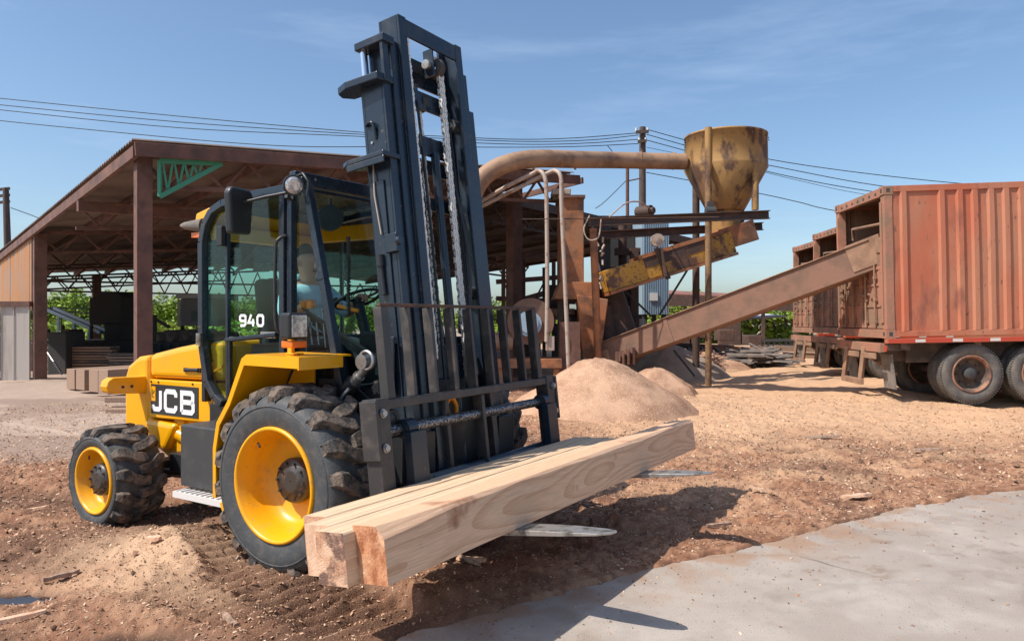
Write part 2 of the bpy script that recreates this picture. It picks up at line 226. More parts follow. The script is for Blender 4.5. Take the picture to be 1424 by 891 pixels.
# ------------------------------------------------------------------ mesh builder
class MB:
    def __init__(s): s.v = []; s.f = []; s.m = []; s.X = Matrix.Identity(4); s.cur = 0; s.sm = []
    def add(s, vs, fs, smooth=False):
        o = len(s.v); s.v += [tuple(s.X @ Vector(p)) for p in vs]
        for f in fs: s.f.append(tuple(o + i for i in f)); s.m.append(s.cur); s.sm.append(smooth)
        return s
    def hexa(s, p): # 8 points: bottom 0-3, top 4-7
        return s.add(p, [(3, 2, 1, 0), (4, 5, 6, 7), (0, 1, 5, 4), (1, 2, 6, 5), (2, 3, 7, 6), (3, 0, 4, 7)])
    def box(s, x0, x1, y0, y1, z0, z1):
        return s.hexa([(x0, y0, z0), (x1, y0, z0), (x1, y1, z0), (x0, y1, z0), (x0, y0, z1), (x1, y0, z1), (x1, y1, z1), (x0, y1, z1)])
    def bar(s, a, b, w, h, up=(0, 0, 1)):
        a = Vector(a); b = Vector(b); d = (b - a).normalized(); u = Vector(up)
        sd = d.cross(u)
        if sd.length < 1e-4: sd = d.cross(Vector((1, 0, 0)))
        sd.normalize(); u = sd.cross(d)
        sd *= w / 2; u = u * (h / 2)
        return s.hexa([a - sd - u, b - sd - u, b + sd - u, a + sd - u, a - sd + u, b - sd + u, b + sd + u, a + sd + u])
    def cyl(s, a, b, r0, r1=None, n=14, cap=True, smooth=True):
        a = Vector(a); b = Vector(b); r1 = r0 if r1 is None else r1
        d = (b - a).normalized(); t = Vector((0, 0, 1)) if abs(d.z) < 0.9 else Vector((1, 0, 0))
        p = d.cross(t).normalized(); q = d.cross(p)
        vs = []
        for c, r in ((a, r0), (b, r1)):
            for k in range(n):
                an = 2 * math.pi * k / n; vs.append(c + p * (r * math.cos(an)) + q * (r * math.sin(an)))
        s.add(vs, [(k, (k + 1) % n, n + (k + 1) % n, n + k) for k in range(n)], smooth)
        if cap: s.add(vs, [tuple(range(n))[::-1], tuple(range(n, 2 * n))])
        return s
    def tube(s, pts, r, n=8, closed=False):
        pts = [Vector(p) for p in pts]; N = len(pts); vs = []; pr = None
        rs = r if isinstance(r, (list, tuple)) else [r] * N
        for i, p in enumerate(pts):
            d = (pts[min(i + 1, N - 1)] - pts[max(i - 1, 0)])
            if closed: d = pts[(i + 1) % N] - pts[i - 1]
            d.normalize()
            if pr is None: pr = d.cross(Vector((0.123, 0.31, 0.94))).normalized()
            pr = (pr - d * pr.dot(d)).normalized(); q = d.cross(pr)
            for k in range(n):
                an = 2 * math.pi * k / n; vs.append(p + pr * (rs[i] * math.cos(an)) + q * (rs[i] * math.sin(an)))
        fs = []
        for i in range(N if closed else N - 1):
            j = (i + 1) % N
            for k in range(n): fs.append((i * n + k, i * n + (k + 1) % n, j * n + (k + 1) % n, j * n + k))
        s.add(vs, fs, True)
        if not closed: s.add(vs, [tuple(range(n))[::-1], tuple(range((N - 1) * n, N * n))])
        return s
    def lathe(s, prof, n=48, axis='y', c=(0, 0, 0), smooth=True):
        """prof: list of (r, h) turned round the axis"""
        vs = []
        for r, h in prof:
            for k in range(n):
                a = 2 * math.pi * k / n; x, z = r * math.cos(a), r * math.sin(a)
                vs.append((c[0] + x, c[1] + h, c[2] + z) if axis == 'y' else (c[0] + x, c[1] + z, c[2] + h))
        fs = []
        for i in range(len(prof) - 1):
            for k in range(n): fs.append((i * n + k, i * n + (k + 1) % n, (i + 1) * n + (k + 1) % n, (i + 1) * n + k))
        return s.add(vs, fs, smooth)
    def prism(s, poly, a, b, plane='xz'):
        """poly (2D) extruded from a to b along the missing axis"""
        n = len(poly)
        def P(u, v, w): return {'xz': (u, w, v), 'yz': (w, u, v), 'xy': (u, v, w)}[plane]
        vs = [P(u, v, a) for u, v in poly] + [P(u, v, b) for u, v in poly]
        return s.add(vs, [tuple(range(n)), tuple(range(n, 2 * n))[::-1]] + [(k, n + k, n + (k + 1) % n, (k + 1) % n) for k in range(n)])
    def build(s, name, m, parent=None, bevel=0, loc=None, rot=None, seg=2):
        me = bpy.data.meshes.new(name); me.from_pydata(s.v, [], s.f)
        for mm in (m if isinstance(m, (list, tuple)) else [m]): me.materials.append(M[mm])
        me.polygons.foreach_set('material_index', s.m); me.polygons.foreach_set('use_smooth', s.sm)
        import bmesh
        bm = bmesh.new(); bm.from_mesh(me); bmesh.ops.recalc_face_normals(bm, faces=bm.faces); bm.to_mesh(me); bm.free()
        o = bpy.data.objects.new(name, me); COL.objects.link(o)
        if parent: o.parent = parent
        if loc is not None: o.location = loc
        if rot is not None: o.rotation_euler = rot
        if bevel:
            b = o.modifiers.new('bevel', 'BEVEL'); b.width = bevel; b.segments = seg; b.limit_method = 'ANGLE'; b.angle_limit = R(40)
        return o

def tag(o, label=None, cat=None, group=None, kind=None):
    if label: o['label'] = label
    if cat: o['category'] = cat
    if group: o['group'] = group
    if kind: o['kind'] = kind
    return o
def empty(name, label, cat, loc=(0, 0, 0), rot=(0, 0, 0), group=None):
    o = bpy.data.objects.new(name, None); COL.objects.link(o); o.location = loc; o.rotation_euler = rot; o.empty_display_size = 0.2
    return tag(o, label, cat, group)
def dup(o, parent=None):
    c = o.copy(); COL.objects.link(c); c.parent = parent
    for ch in [q for q in bpy.data.objects if q.parent == o]: dup(ch, c)
    return c
def at(px, py, d): return Vector(((px - 712) / 1000 * d, d, CAMH - (py - 443) / 1000 * d))

# ------------------------------------------------------------------ machine frame (needed by the ground too)
FW = np.array((0.847, -0.532)); LT = np.array((0.532, 0.847)); MO = np.array((-0.98884, 5.71711))

# ------------------------------------------------------------------ ground
def _h(ix, iy, s):
    n = (ix.astype(np.int64) * 374761393 + iy.astype(np.int64) * 668265263 + s * 982451653) & 0x7fffffff
    n = ((n ^ (n >> 13)) * 1274126177) & 0x7fffffff
    return ((n ^ (n >> 16)) & 0xffff) / 65535.0
def vn(x, y, s=0):
    ix = np.floor(x); iy = np.floor(y); fx = x - ix; fy = y - iy
    fx = fx * fx * (3 - 2 * fx); fy = fy * fy * (3 - 2 * fy)
    a = _h(ix, iy, s); b = _h(ix + 1, iy, s); c = _h(ix, iy + 1, s); d = _h(ix + 1, iy + 1, s)
    return (a * (1 - fx) + b * fx) * (1 - fy) + (c * (1 - fx) + d * fx) * fy
def fbm(x, y, f, o=4, s=0, ridge=False):
    t = 0; a = 0.5; tot = 0
    for k in range(o):
        v = vn(x * f + 17.3 * k, y * f - 9.1 * k, s + k)
        if ridge: v = 1 - abs(2 * v - 1)
        t = t + a * v; tot += a; a *= 0.5; f *= 2.07
    return t / tot
def ss(a, b, x):
    t = np.clip((x - a) / (b - a), 0, 1); return t * t * (3 - 2 * t)
BX = [-60, -8, -3, -1.5, -0.8, -0.6, -0.05, 0.35, 0.71, 1.1, 1.42, 1.88, 2.38, 2.95, 3.49, 4.3, 5.21, 8, 20, 70]
BY = [-20, 0.2, 2.4, 3.35, 3.76, 3.90, 4.23, 4.52, 4.78, 5.03, 5.22, 5.46, 5.76, 6.13, 6.48, 6.92, 7.32, 8.5, 12.5, 32]
PUD = ((-3.22, 4.45, 0.55, 0.13), (-2.02, 3.78, 0.34, 0.12))
def ground(x, y, want_col=False):
    d = np.hypot(x, y)
    yb = np.interp(x, BX, BY) + 0.26 * (fbm(x, y, 3.2, 5, 5) - 0.5)
    sd = y - yb                                    # >0 on the soil
    u = (x - MO[0]) * FW[0] + (y - MO[1]) * FW[1]; v = (x - MO[0]) * LT[0] + (y - MO[1]) * LT[1]
    flat = 1 - 0.75 * ss(7.5, 10, y) * ss(-1.0, -3.0, x)
    near = np.exp(-np.clip(d - 9, 0, None) / 14)
    h = 0.13 * (fbm(x, y, 0.5, 3, 1) - 0.5) + flat * (0.12 * (fbm(x, y, 1.7, 3, 2) - 0.5)) + near * flat * (0.072 * (fbm(x, y, 4.0, 4, 3, True) - 0.55) + 0.032 * (fbm(x, y, 14, 3, 4) - 0.5))
    h = h * (1 - 0.6 * ss(18, 40, d))
    # loosened lumps along the front wheel and under the load
    lum = np.exp(-((u - 0.75) / 0.95) ** 2 - ((v + 1.15) / 0.75) ** 2)
    h += lum * (0.10 * (fbm(x, y, 3.2, 3, 8, True) - 0.5) + 0.02)
    # tread prints
    def track(vc, wd, u0, u1, sp, amp, ph=0):
        e = ss(wd, wd * 0.8, abs(v - vc)) * ss(u0, u0 + 0.3, u) * ss(u1, u1 - 0.4, u)
        return e, e * (amp * np.sin(2 * math.pi * (u / sp) + 5.0 * abs(v - vc) / wd + ph + 1.4 * (fbm(x, y, 2, 2, 9) - 0.5)) - amp * 0.9)
    e1, t1 = track(-1.55, 0.36, -0.5, 1.9, 0.105, 0.017); h = h * (1 - 0.55 * e1) + t1
    e2, t2 = track(-1.0, 0.30, -1.7, -0.15, 0.13, 0.022, 1); h = h * (1 - 0.5 * e2) + t2
    e3, t3 = track(-0.95, 0.30, -14, -2.5, 0.12, 0.012, 1); h = h * (1 - 0.5 * e3) + t3 - 0.03 * e3
    e4, t4 = track(0.95, 0.30, -12, 2.0, 0.12, 0.012, 1); h = h * (1 - 0.5 * e4) + t4 - 0.02 * e4
    # the curved path of the near front wheel, printed with cross ridges
    ax_, ay_ = -2.5, 5.95; L_ = math.hypot(1.85, 2.2); tx, ty = 1.85 / L_, -2.2 / L_
    al = (x - ax_) * tx + (y - ay_) * ty; ac = (x - ax_) * ty * -1 + (y - ay_) * tx + 0.10 * np.sin(al * 1.3)
    e5 = ss(0.34, 0.26, abs(ac)) * ss(0, 0.4, al) * ss(3.3, 2.7, al)
    h = h * (1 - 0.7 * e5) + e5 * (0.038 * np.sin(2 * math.pi * al / 0.135 + 4.0 * ac + 2.2 * (fbm(x, y, 2.2, 2, 19) - 0.5)) - 0.03 + 0.02 * (fbm(x, y, 13, 2, 20) - 0.5))
    h = h + 0.05 * np.exp(-((abs(ac) - 0.40) / 0.09) ** 2) * ss(0, 0.4, al) * ss(3.3, 2.7, al) * fbm(x, y, 4, 3, 22)
    # rim of dirt thrown up beside the tracks
    for vc in (-1.32, -0.62, -1.98): h += 0.035 * np.exp(-((v - vc) / 0.07) ** 2) * ss(-2, -0.5, u) * ss(2.2, 1.4, u) * fbm(x, y, 6, 2, 11)
    # chip heap between the wheels, mounds on the right, the yard round the trailers
    h += 0.10 * np.exp(-(((x + 2.45) / 0.55) ** 2 + ((y - 5.35) / 0.5) ** 2))
    h += ss(8.5, 13, y) * ss(0.5, 3.5, x) * (0.30 * (fbm(x, y, 0.28, 3, 21) - 0.45))
    h += 0.05 * ss(-1, -2, x) * (fbm(x, y, 0.9, 3, 31) - 0.5)
    # old ruts across the yard
    rut = np.exp(-((y - (7.25 + 0.10 * x + 0.35 * np.sin(x * 0.8))) / 0.11) ** 2) + 0.8 * np.exp(-((y - (6.55 + 0.12 * x + 0.3 * np.sin(x * 0.9 + 1))) / 0.09) ** 2)
    rut = rut * ss(-2.3, -2.9, x) + (np.exp(-((y - (9.0 + 0.06 * x + 0.15 * np.sin(x * 1.1))) / 0.10) ** 2) + 0.7 * np.exp(-((y - (7.6 + 0.12 * x + 0.2 * np.sin(x * 1.3 + 2))) / 0.09) ** 2)) * ss(2.2, 3.2, x) * ss(0.35, 0.6, fbm(x, y, 0.9, 3, 51))
    h = h - 0.06 * rut * (0.6 + 0.8 * fbm(x, y, 3, 2, 52))
    pf = 0
    for cx, cy, ra, rb in PUD:
        q = np.exp(-(((x - cx) / ra) ** 2 + ((y - cy) / rb) ** 2)); h = h * (1 - 0.7 * q) - 0.075 * q; pf = np.maximum(pf, q)
    h = h + 0.02
    wheelpad = np.exp(-((u) / 0.4) ** 2 - ((v + 0.9) / 0.35) ** 2) + np.exp(-((u + 2.2) / 0.35) ** 2 - ((v + 0.95) / 0.35) ** 2)
    wp = np.clip(wheelpad, 0, 1); h = h * (1 - 0.8 * wp) + 0.045 * wp
    h = h * ss(-0.05, 0.4, sd) - 0.10 * ss(0.03, -0.07, sd) + 0.022 * ss(-0.06, 0.04, sd)
    if not want_col: return h
    n1 = fbm(x, y, 0.9, 4, 41); n2 = fbm(x, y, 5, 4, 42); n3 = fbm(x, y, 22, 3, 43)
    def mixc(c, c2, t): return c * (1 - t[:, None]) + np.array(c2) * t[:, None]
    c = np.tile(np.array((0.270, 0.127, 0.072)), (len(x), 1))
    c = mixc(c, (0.40, 0.215, 0.125), ss(0.42, 0.64, n2) * 0.7)
    c = mixc(c, (0.135, 0.066, 0.043), ss(0.50, 0.64, n1) * 0.75)
    c = mixc(c, (0.10, 0.055, 0.038), ss(0.55, 0.7, 1 - n3) * 0.5)
    c = mixc(c, (0.48, 0.29, 0.18), ss(0.56, 0.66, n3) * 0.45)
    gold = np.maximum(ss(7.4, 11.5, y + 3.5 * (n1 - 0.5) - 0.10 * x) * ss(0.2, 2.0, x), 0.55 * ss(0.50, 0.62, fbm(x, y, 1.4, 4, 47)) * ss(5.5, 8, y) * ss(0, 2, x))
    c = mixc(c, (0.60, 0.375, 0.225), gold * 0.85)
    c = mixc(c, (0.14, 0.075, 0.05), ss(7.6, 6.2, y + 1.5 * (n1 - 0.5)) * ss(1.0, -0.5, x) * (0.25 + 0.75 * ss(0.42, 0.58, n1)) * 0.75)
    heap = np.exp(-(((x + 2.3) / 0.75) ** 2 + ((y - 5.1) / 0.55) ** 2)) + 0.7 * np.exp(-(((x + 1.9) / 0.4) ** 2 + ((y - 4.4) / 0.25) ** 2))
    c = mixc(c, (0.56, 0.37, 0.235), np.clip(heap * (0.4 + n2) * 1.3, 0, 0.85))
    mud = ss(8.0, 10.5, y + 2.5 * (n1 - 0.5)) * ss(-0.5, -3.0, x)
    c = mixc(c, (0.42, 0.33, 0.27), mud * 0.85)
    c = mixc(c, (0.25, 0.17, 0.13), mud * ss(0.5, 0.62, n1) * 0.6)
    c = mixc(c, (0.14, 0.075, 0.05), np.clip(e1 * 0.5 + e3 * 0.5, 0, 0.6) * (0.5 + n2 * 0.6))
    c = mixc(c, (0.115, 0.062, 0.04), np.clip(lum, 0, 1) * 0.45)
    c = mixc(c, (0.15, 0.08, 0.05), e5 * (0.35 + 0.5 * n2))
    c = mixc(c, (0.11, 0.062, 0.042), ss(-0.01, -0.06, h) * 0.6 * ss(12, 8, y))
    c = mixc(c, (0.10, 0.055, 0.036), np.clip(rut, 0, 1) * 0.7)
    c = mixc(c, (0.055, 0.036, 0.027), ss(0.25, 0.8, pf) * 0.9)
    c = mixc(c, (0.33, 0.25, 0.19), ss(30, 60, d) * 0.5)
    return h, c

def grid_mesh(name, X, Y, Z, C, m):
    nr, nc = X.shape; idx = np.arange(nr * nc).reshape(nr, nc)
    q = np.stack([idx[:-1, :-1], idx[:-1, 1:], idx[1:, 1:], idx[1:, :-1]], -1).reshape(-1, 4)
    me = bpy.data.meshes.new(name); me.vertices.add(nr * nc)
    me.vertices.foreach_set('co', np.stack([X, Y, Z], -1).reshape(-1).astype(np.float32))
    me.loops.add(q.size); me.loops.foreach_set('vertex_index', q.reshape(-1).astype(np.int32))
    me.polygons.add(len(q)); me.polygons.foreach_set('loop_start', (np.arange(len(q)) * 4).astype(np.int32))
    me.polygons.foreach_set('loop_total', np.full(len(q), 4, np.int32)); me.update(calc_edges=True)
    me.polygons.foreach_set('use_smooth', np.ones(len(q), bool))
    if C is not None:
        a = me.color_attributes.new('tone', 'FLOAT_COLOR', 'POINT'); a.data.foreach_set('color', np.c_[C, np.ones(len(C))].reshape(-1).astype(np.float32))
    me.materials.append(M[m]); o = bpy.data.objects.new(name, me); COL.objects.link(o); return o

ang = np.concatenate([np.linspace(-180, -44, 40)[:-1], np.linspace(-44, 44, 720), np.linspace(44, 180, 40)[1:]])
rad = np.concatenate([[0.0, 0.8, 1.6, 2.2], np.geomspace(2.6, 30, 470), np.geomspace(30, 900, 70)[1:]])
A_, R_ = np.meshgrid(np.radians(ang), rad)
GX = (R_ * np.sin(A_)).reshape(-1); GY = (R_ * np.cos(A_)).reshape(-1)
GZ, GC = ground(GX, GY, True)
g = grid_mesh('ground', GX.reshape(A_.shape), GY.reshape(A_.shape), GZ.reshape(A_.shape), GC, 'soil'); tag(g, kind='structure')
# concrete apron: a sheet whose edge the loose soil covers
sx = np.concatenate([np.linspace(-14, -1.5, 20)[:-1], np.linspace(-1.5, 7, 330), np.linspace(7, 40, 50)[1:]]); sy = np.concatenate([np.linspace(-25, 2.4, 20)[:-1], np.linspace(2.4, 9, 260), np.linspace(9, 22, 30)[1:]]); SX, SY = np.meshgrid(sx, sy)
yb_ = np.interp(SX, BX, BY)
SZ = 0.010 * (fbm(SX, SY, 0.7, 2, 3) - 0.5)
SZ = SZ - 0.35 * ss(0.4, 1.2, SY - yb_)            # dives under the soil past its edge
fx_, fy_ = SX.reshape(-1), SY.reshape(-1); e_ = (yb_ - SY).reshape(-1)
CC = np.tile(np.array((0.445, 0.38, 0.325)), (len(fx_), 1))
def mx3(c, c2, t): return c * (1 - t[:, None]) + np.array(c2) * t[:, None]
CC = mx3(CC, (0.345, 0.285, 0.24), ss(0.40, 0.66, fbm(fx_, fy_, 0.9, 6, 61)) * 0.9)
CC = mx3(CC, (0.26, 0.205, 0.165), ss(0.60, 0.72, fbm(fx_, fy_, 3.1, 5, 66)) * 0.55)
CC = mx3(CC, (0.24, 0.175, 0.13), ss(0.62, 0.70, fbm(fx_, fy_, 11, 3, 67)) * ss(0.45, 0.6, fbm(fx_, fy_, 0.8, 3, 68)) * 0.7)
CC = mx3(CC, (0.50, 0.44, 0.385), ss(0.52, 0.7, fbm(fx_, fy_, 1.7, 4, 62)) * 0.5)
CC = mx3(CC, (0.36, 0.22, 0.14), np.clip(np.exp(-np.clip(e_, 0, None) / 0.30) * (0.1 + 1.5 * ss(0.40, 0.65, fbm(fx_, fy_, 5, 4, 63))), 0, 0.85))
for (cx, cy, rr_, ww) in ((2.6, 3.2, 1.3, 0.035), (2.6, 3.2, 1.5, 0.03), (4.4, 2.6, 2.6, 0.05)):   # faint tyre arcs
    dd_ = abs(np.hypot(fx_ - cx, fy_ - cy) - rr_); CC = mx3(CC, (0.33, 0.28, 0.245), np.exp(-(dd_ / ww) ** 2) * ss(0.35, 0.7, fbm(fx_, fy_, 2.5, 3, 64)) * 0.55)
tag(grid_mesh('concrete_pavement', SX, SY, SZ, CC, 'concrete'), kind='structure')
for i, (cx, cy, ra, rb) in enumerate(PUD):
    b = MB(); b.add([(cx + ra * 1.3 * math.cos(t * math.pi / 20), cy + rb * 1.9 * math.sin(t * math.pi / 20), -0.035) for t in range(40)], [tuple(range(40))])
    tag(b.build('puddle_water', 'water'), kind='structure')

def scatter(name, n, dmin, dmax, smin, smax, cols, thick=0.15, power=1.0, onslab=0.02, angmax=40, mound=None):
    a = np.radians(rng.uniform(-angmax, angmax, n * 2)); r = dmin * (dmax / dmin) ** (rng.random(n * 2) ** power)
    x = r * np.sin(a); y = r * np.cos(a); yb = np.interp(x, BX, BY)
    ok = (y > yb + 0.03) | (rng.random(len(x)) < onslab * np.exp(-np.abs(y - yb) / 0.6) * 4)
    for cx, cy, ra, rb in PUD: ok &= (((x - cx) / ra) ** 2 + ((y - cy) / rb) ** 2) > 1.0
    x = x[ok][:n]; y = y[ok][:n]; n = len(x)
    yb = np.interp(x, BX, BY)
    z = np.maximum(ground(x, y), 0.0 * x + np.where(y < yb + 0.5, 0.0, -1)) + 0.002
    L = smin * (smax / smin) ** (rng.random(n) ** 2.2); L = L * np.clip(np.hypot(x, y) / 7, 0.75, 1.5); W = L * rng.uniform(0.25, 0.8, n)
    th = rng.uniform(0, math.pi * 2, n); tl = rng.normal(0, 0.4, n); t2 = rng.normal(0, 0.35, n)
    ux = np.cos(th) * np.cos(tl); uy = np.sin(th) * np.cos(tl); uz = np.sin(tl)
    vx = -np.sin(th) * np.cos(t2); vy = np.cos(th) * np.cos(t2); vz = np.sin(t2)
    U = np.stack([ux, uy, uz], -1) * (L / 2)[:, None]; V = np.stack([vx, vy, vz], -1) * (W / 2)[:, None]
    P = np.stack([x, y, z + L * 0.12], -1); N = np.cross(U, V); N /= np.linalg.norm(N, axis=1)[:, None] + 1e-9
    T = N * (L * thick)[:, None]
    k = rng.uniform(0.4, 1.0, (n, 1))
    vs = np.stack([P - U - V * k, P + U - V, P + U * 0.9 + V * k, P - U * 0.8 + V, P + T * 1.0], 1)   # low faceted flake
    f = np.array([[0, 1, 4], [1, 2, 4], [2, 3, 4], [3, 0, 4]])
    F = (np.arange(n)[:, None, None] * 5 + f[None]).reshape(-1, 3)
    me = bpy.data.meshes.new(name); me.vertices.add(n * 5); me.vertices.foreach_set('co', vs.reshape(-1).astype(np.float32))
    me.loops.add(F.size); me.loops.foreach_set('vertex_index', F.reshape(-1).astype(np.int32))
    me.polygons.add(len(F)); me.polygons.foreach_set('loop_start', (np.arange(len(F)) * 3).astype(np.int32))
    me.polygons.foreach_set('loop_total', np.full(len(F), 3, np.int32)); me.update(calc_edges=True)
    cols = np.array(cols); c = cols[rng.integers(0, len(cols), n)] * rng.uniform(0.75, 1.25, (n, 1))
    at_ = me.color_attributes.new('tone', 'FLOAT_COLOR', 'POINT'); at_.data.foreach_set('color', np.c_[np.repeat(c, 5, 0), np.ones(n * 5)].reshape(-1).astype(np.float32))
    me.materials.append(M['chip']); o = bpy.data.objects.new(name, me); COL.objects.link(o); return o
PALE = [(0.50, 0.32, 0.21), (0.44, 0.26, 0.16), (0.60, 0.43, 0.30), (0.36, 0.19, 0.115)]
DARKC = [(0.19, 0.10, 0.062), (0.24, 0.13, 0.08), (0.14, 0.08, 0.053), (0.30, 0.165, 0.105)]
tag(scatter('wood_chips', 130000, 3.2, 17, 0.005, 0.032, PALE, power=0.75, onslab=0.05), 'pale wood chips strewn over the brown yard', 'wood chips', kind='stuff')
tag(scatter('soil_clods', 800, 3.2, 10, 0.018, 0.06, DARKC, thick=0.75, power=0.7, onslab=0.004), 'rough clods of dark soil along the wheel tracks', 'clods', kind='stuff')
tag(scatter('bark_crumbs', 24000, 3.2, 11, 0.005, 0.024, DARKC, thick=0.5, power=0.8, onslab=0.05), 'dark crumbs of bark and soil over the yard', 'bark', kind='stuff')

def blob_mesh(name, m, cx, cy, z0, rx, ry, h, n=60, seed=3, rough=0.06, sharp=1.0, parent=None, skew=(0, 0)):
    rr = np.linspace(0, 1, n); aa = np.linspace(0, 2 * math.pi, 96)
    A2, R2 = np.meshgrid(aa, rr)
    wob = 1 + 0.18 * (vn(np.cos(A2) * 2 + 9, np.sin(A2) * 2 + 9, seed) - 0.5) * 2
    X = cx + skew[0] * (1 - R2) + rx * wob * R2 * np.cos(A2); Y = cy + skew[1] * (1 - R2) + ry * wob * R2 * np.sin(A2)
    Z = h * (1 - R2) ** sharp * (1 - 0.12 * np.exp(-(R2 / 0.12) ** 2)) + rough * (fbm(X, Y, 2.3, 4, seed) - 0.5) * (1 - R2 * 0.3) + 0.02 * (fbm(X, Y, 12, 2, seed + 9) - 0.5)
    Z = Z + z0 - 0.16 * ss(0.72, 1.0, R2)
    return grid_mesh(name, X, Y, Z, None, m)
tag(blob_mesh('sawdust_pile', 'sawdust', 1.50, 12.9, 0.0, 1.85, 1.7, 1.17, seed=4, sharp=1.02, rough=0.13), 'largest pinkish sawdust cone just right of the mast', 'sawdust pile')
tag(blob_mesh('sawdust_pile', 'sawdust', 3.1, 15.6, 0.1, 1.1, 1.0, 0.66, seed=6), 'small pale sawdust heap under the foot of the long conveyor', 'sawdust pile')
tag(blob_mesh('sawdust_pile', 'sawdustgrey', 4.6, 21.2, 0.1, 1.75, 1.4, 1.0, seed=9), 'grey sawdust heap behind the long conveyor', 'sawdust pile')
tag(blob_mesh('sawdust_pile', 'sawdust', 6.5, 24.5, 0.1, 1.8, 1.4, 0.55, seed=12), 'low orange heap of bark left of the slab wood pile', 'sawdust pile')

# ------------------------------------------------------------------ left open shed
SU = Vector((0.74, 0.67, 0)).normalized(); SV = Vector((-0.67, 0.74, 0)).normalized(); SO = Vector((-6.56, 12.45, 0))
def sz(u, v):                                           # roof underside
    base = 4.67 - 0.050 * v
    return base + 0.085 * min(u, 10.8) - 0.062 * max(0, u - 10.8)
def sp(u, v, z): return SO + SU * u + SV * v + Vector((0, 0, z))
shed = empty('open_shed', 'large open sawmill shed with rusty brown steel frame and sheet roof', 'shed', SO)
def shp(b, name, m, **k):
    o = b.build(name, m, **k); o.parent = shed; o.location = -SO; return o
def roof_part(u0, u1, v0, v1, name):
    b = MB(); n = int((v1 - v0) / 0.17)                # ribs run down the slope, along u
    vs = []; fs = []
    us = [u0, u1]
    for i in range(n * 2 + 1):
        v = v0 + (v1 - v0) * i / (n * 2)
        dz = 0.045 if i % 2 else 0.0
        for u in us: vs.append(sp(u, v, sz(u, v) + 0.06 + dz))
    for i in range(n * 2): fs.append((2 * i, 2 * i + 1, 2 * i + 3, 2 * i + 2))
    b.add(vs, fs)
    o = shp(b, name, 'roofin'); s = o.modifiers.new('thick', 'SOLIDIFY'); s.thickness = 0.012; return o
roof_part(-0.08, 10.8, -0.35, 24, 'roof_sheet')
roof_part(10.8, 21, 2.8, 24, 'roof_sheet')
# fascia, purlins, trusses
b = MB(); b.bar(sp(-0.08, -0.42, sz(0, 0) - 0.10), sp(10.95, -0.42, sz(10.95, 0) - 0.10), 0.05, 0.24)
shp(b, 'fascia', 'rust', bevel=0.01)
b = MB(); b.bar(sp(10.8, 2.7, sz(10.8, 3) - 0.05), sp(21, 2.7, sz(21, 3) - 0.05), 0.05, 0.28); shp(b, 'fascia', 'rustdark')
b = MB(); b.bar(sp(-0.04, -0.3, sz(0, 0) - 0.12), sp(-0.04, 24, sz(0, 24) - 0.12), 0.08, 0.2); shp(b, 'eave_beam', 'rust')
for k in range(9):
    u = 1.2 + k * 1.25
    b = MB(); b.bar(sp(u, -0.3, sz(u, 0) - 0.05), sp(u, 24, sz(u, 24) - 0.05), 0.06, 0.16); shp(b, 'purlin', 'rust')
for k in range(6):
    u = 12 + k * 1.7
    b = MB(); b.bar(sp(u, 2.9, sz(u, 3) - 0.05), sp(u, 24, sz(u, 24) - 0.05), 0.06, 0.16); shp(b, 'purlin', 'rustdark')
def truss(v, u0, u1, depth, m, n, name='truss', drop=0.12, flat=None):
    b = MB(); top = lambda u: sp(u, v, sz(u, v) - drop)
    bot = (lambda u: sp(u, v, sz(u, v) - drop - depth)) if flat is None else (lambda u: sp(u, v, flat))
    b.bar(top(u0), top(u1), 0.09, 0.09); b.bar(bot(u0), bot(u1), 0.08, 0.08)
    for i in range(n):
        a0 = u0 + (u1 - u0) * i / n; a1 = u0 + (u1 - u0) * (i + 0.5) / n; a2 = u0 + (u1 - u0) * (i + 1) / n
        b.bar(top(a0), bot(a1), 0.05, 0.05); b.bar(bot(a1), top(a2), 0.05, 0.05)
    return shp(b, name, m)
for v, n in ((0.0, 11), (5.0, 10), (9.8, 10), (14.5, 10), (19.0, 10), (24.0, 11)):
    truss(v, 0.1, 10.7, 0.55, 'rust' if v < 12 else 'rustdark', n)
truss(24.0, -0.2, 20.5, 0.6, 'rustdark', 20, flat=2.95)
truss(3.2, 10.9, 20.8, 0.6, 'rustdark', 9)
truss(12.0, 10.9, 20.8, 0.6, 'rustdark', 9)
b = MB(); b.bar(sp(3.2, 0.0, sz(3.2, 0) - 0.7), sp(5.5, 9.8, sz(5.5, 9.8) - 1.5), 0.07, 0.07); shp(b, 'brace', 'rust')
b = MB(); b.bar(sp(-0.1, 3.8, 4.1), sp(2.5, 3.9, 4.15), 0.16, 0.22); shp(b, 'beam_stub', 'rust')
def icol(u, v, ztop, w=0.30, m='rust', zb=-0.1, name='column'):
    b = MB(); b.X = Matrix.Translation(sp(u, v, 0)) @ Matrix.Rotation(math.atan2(SU.y, SU.x), 4, 'Z')
    b.box(-w / 2, w / 2, -w * 0.42, -w * 0.36, zb, ztop); b.box(-w / 2, w / 2, w * 0.36, w * 0.42, zb, ztop); b.box(-0.012, 0.012, -w * 0.359, w * 0.359, zb, ztop)
    b.box(-w / 2, -w / 2 + 0.015, -w * 0.359, w * 0.359, zb, ztop)
    return shp(b, name, m)
icol(0.16, 0.0, 4.52, 0.25); icol(0.15, 9.7, 4.05, 0.30); icol(0.0, 24, 3.4, 0.3)
icol(4.6, 24, 3.7, 0.34, 'rustdark'); icol(13, 24, 3.9, 0.3, 'rustdark')
icol(10.2, 1.4, 5.5, 0.36, 'rust'); icol(11.0, 9.4, 5.0, 0.34, 'rustdark')
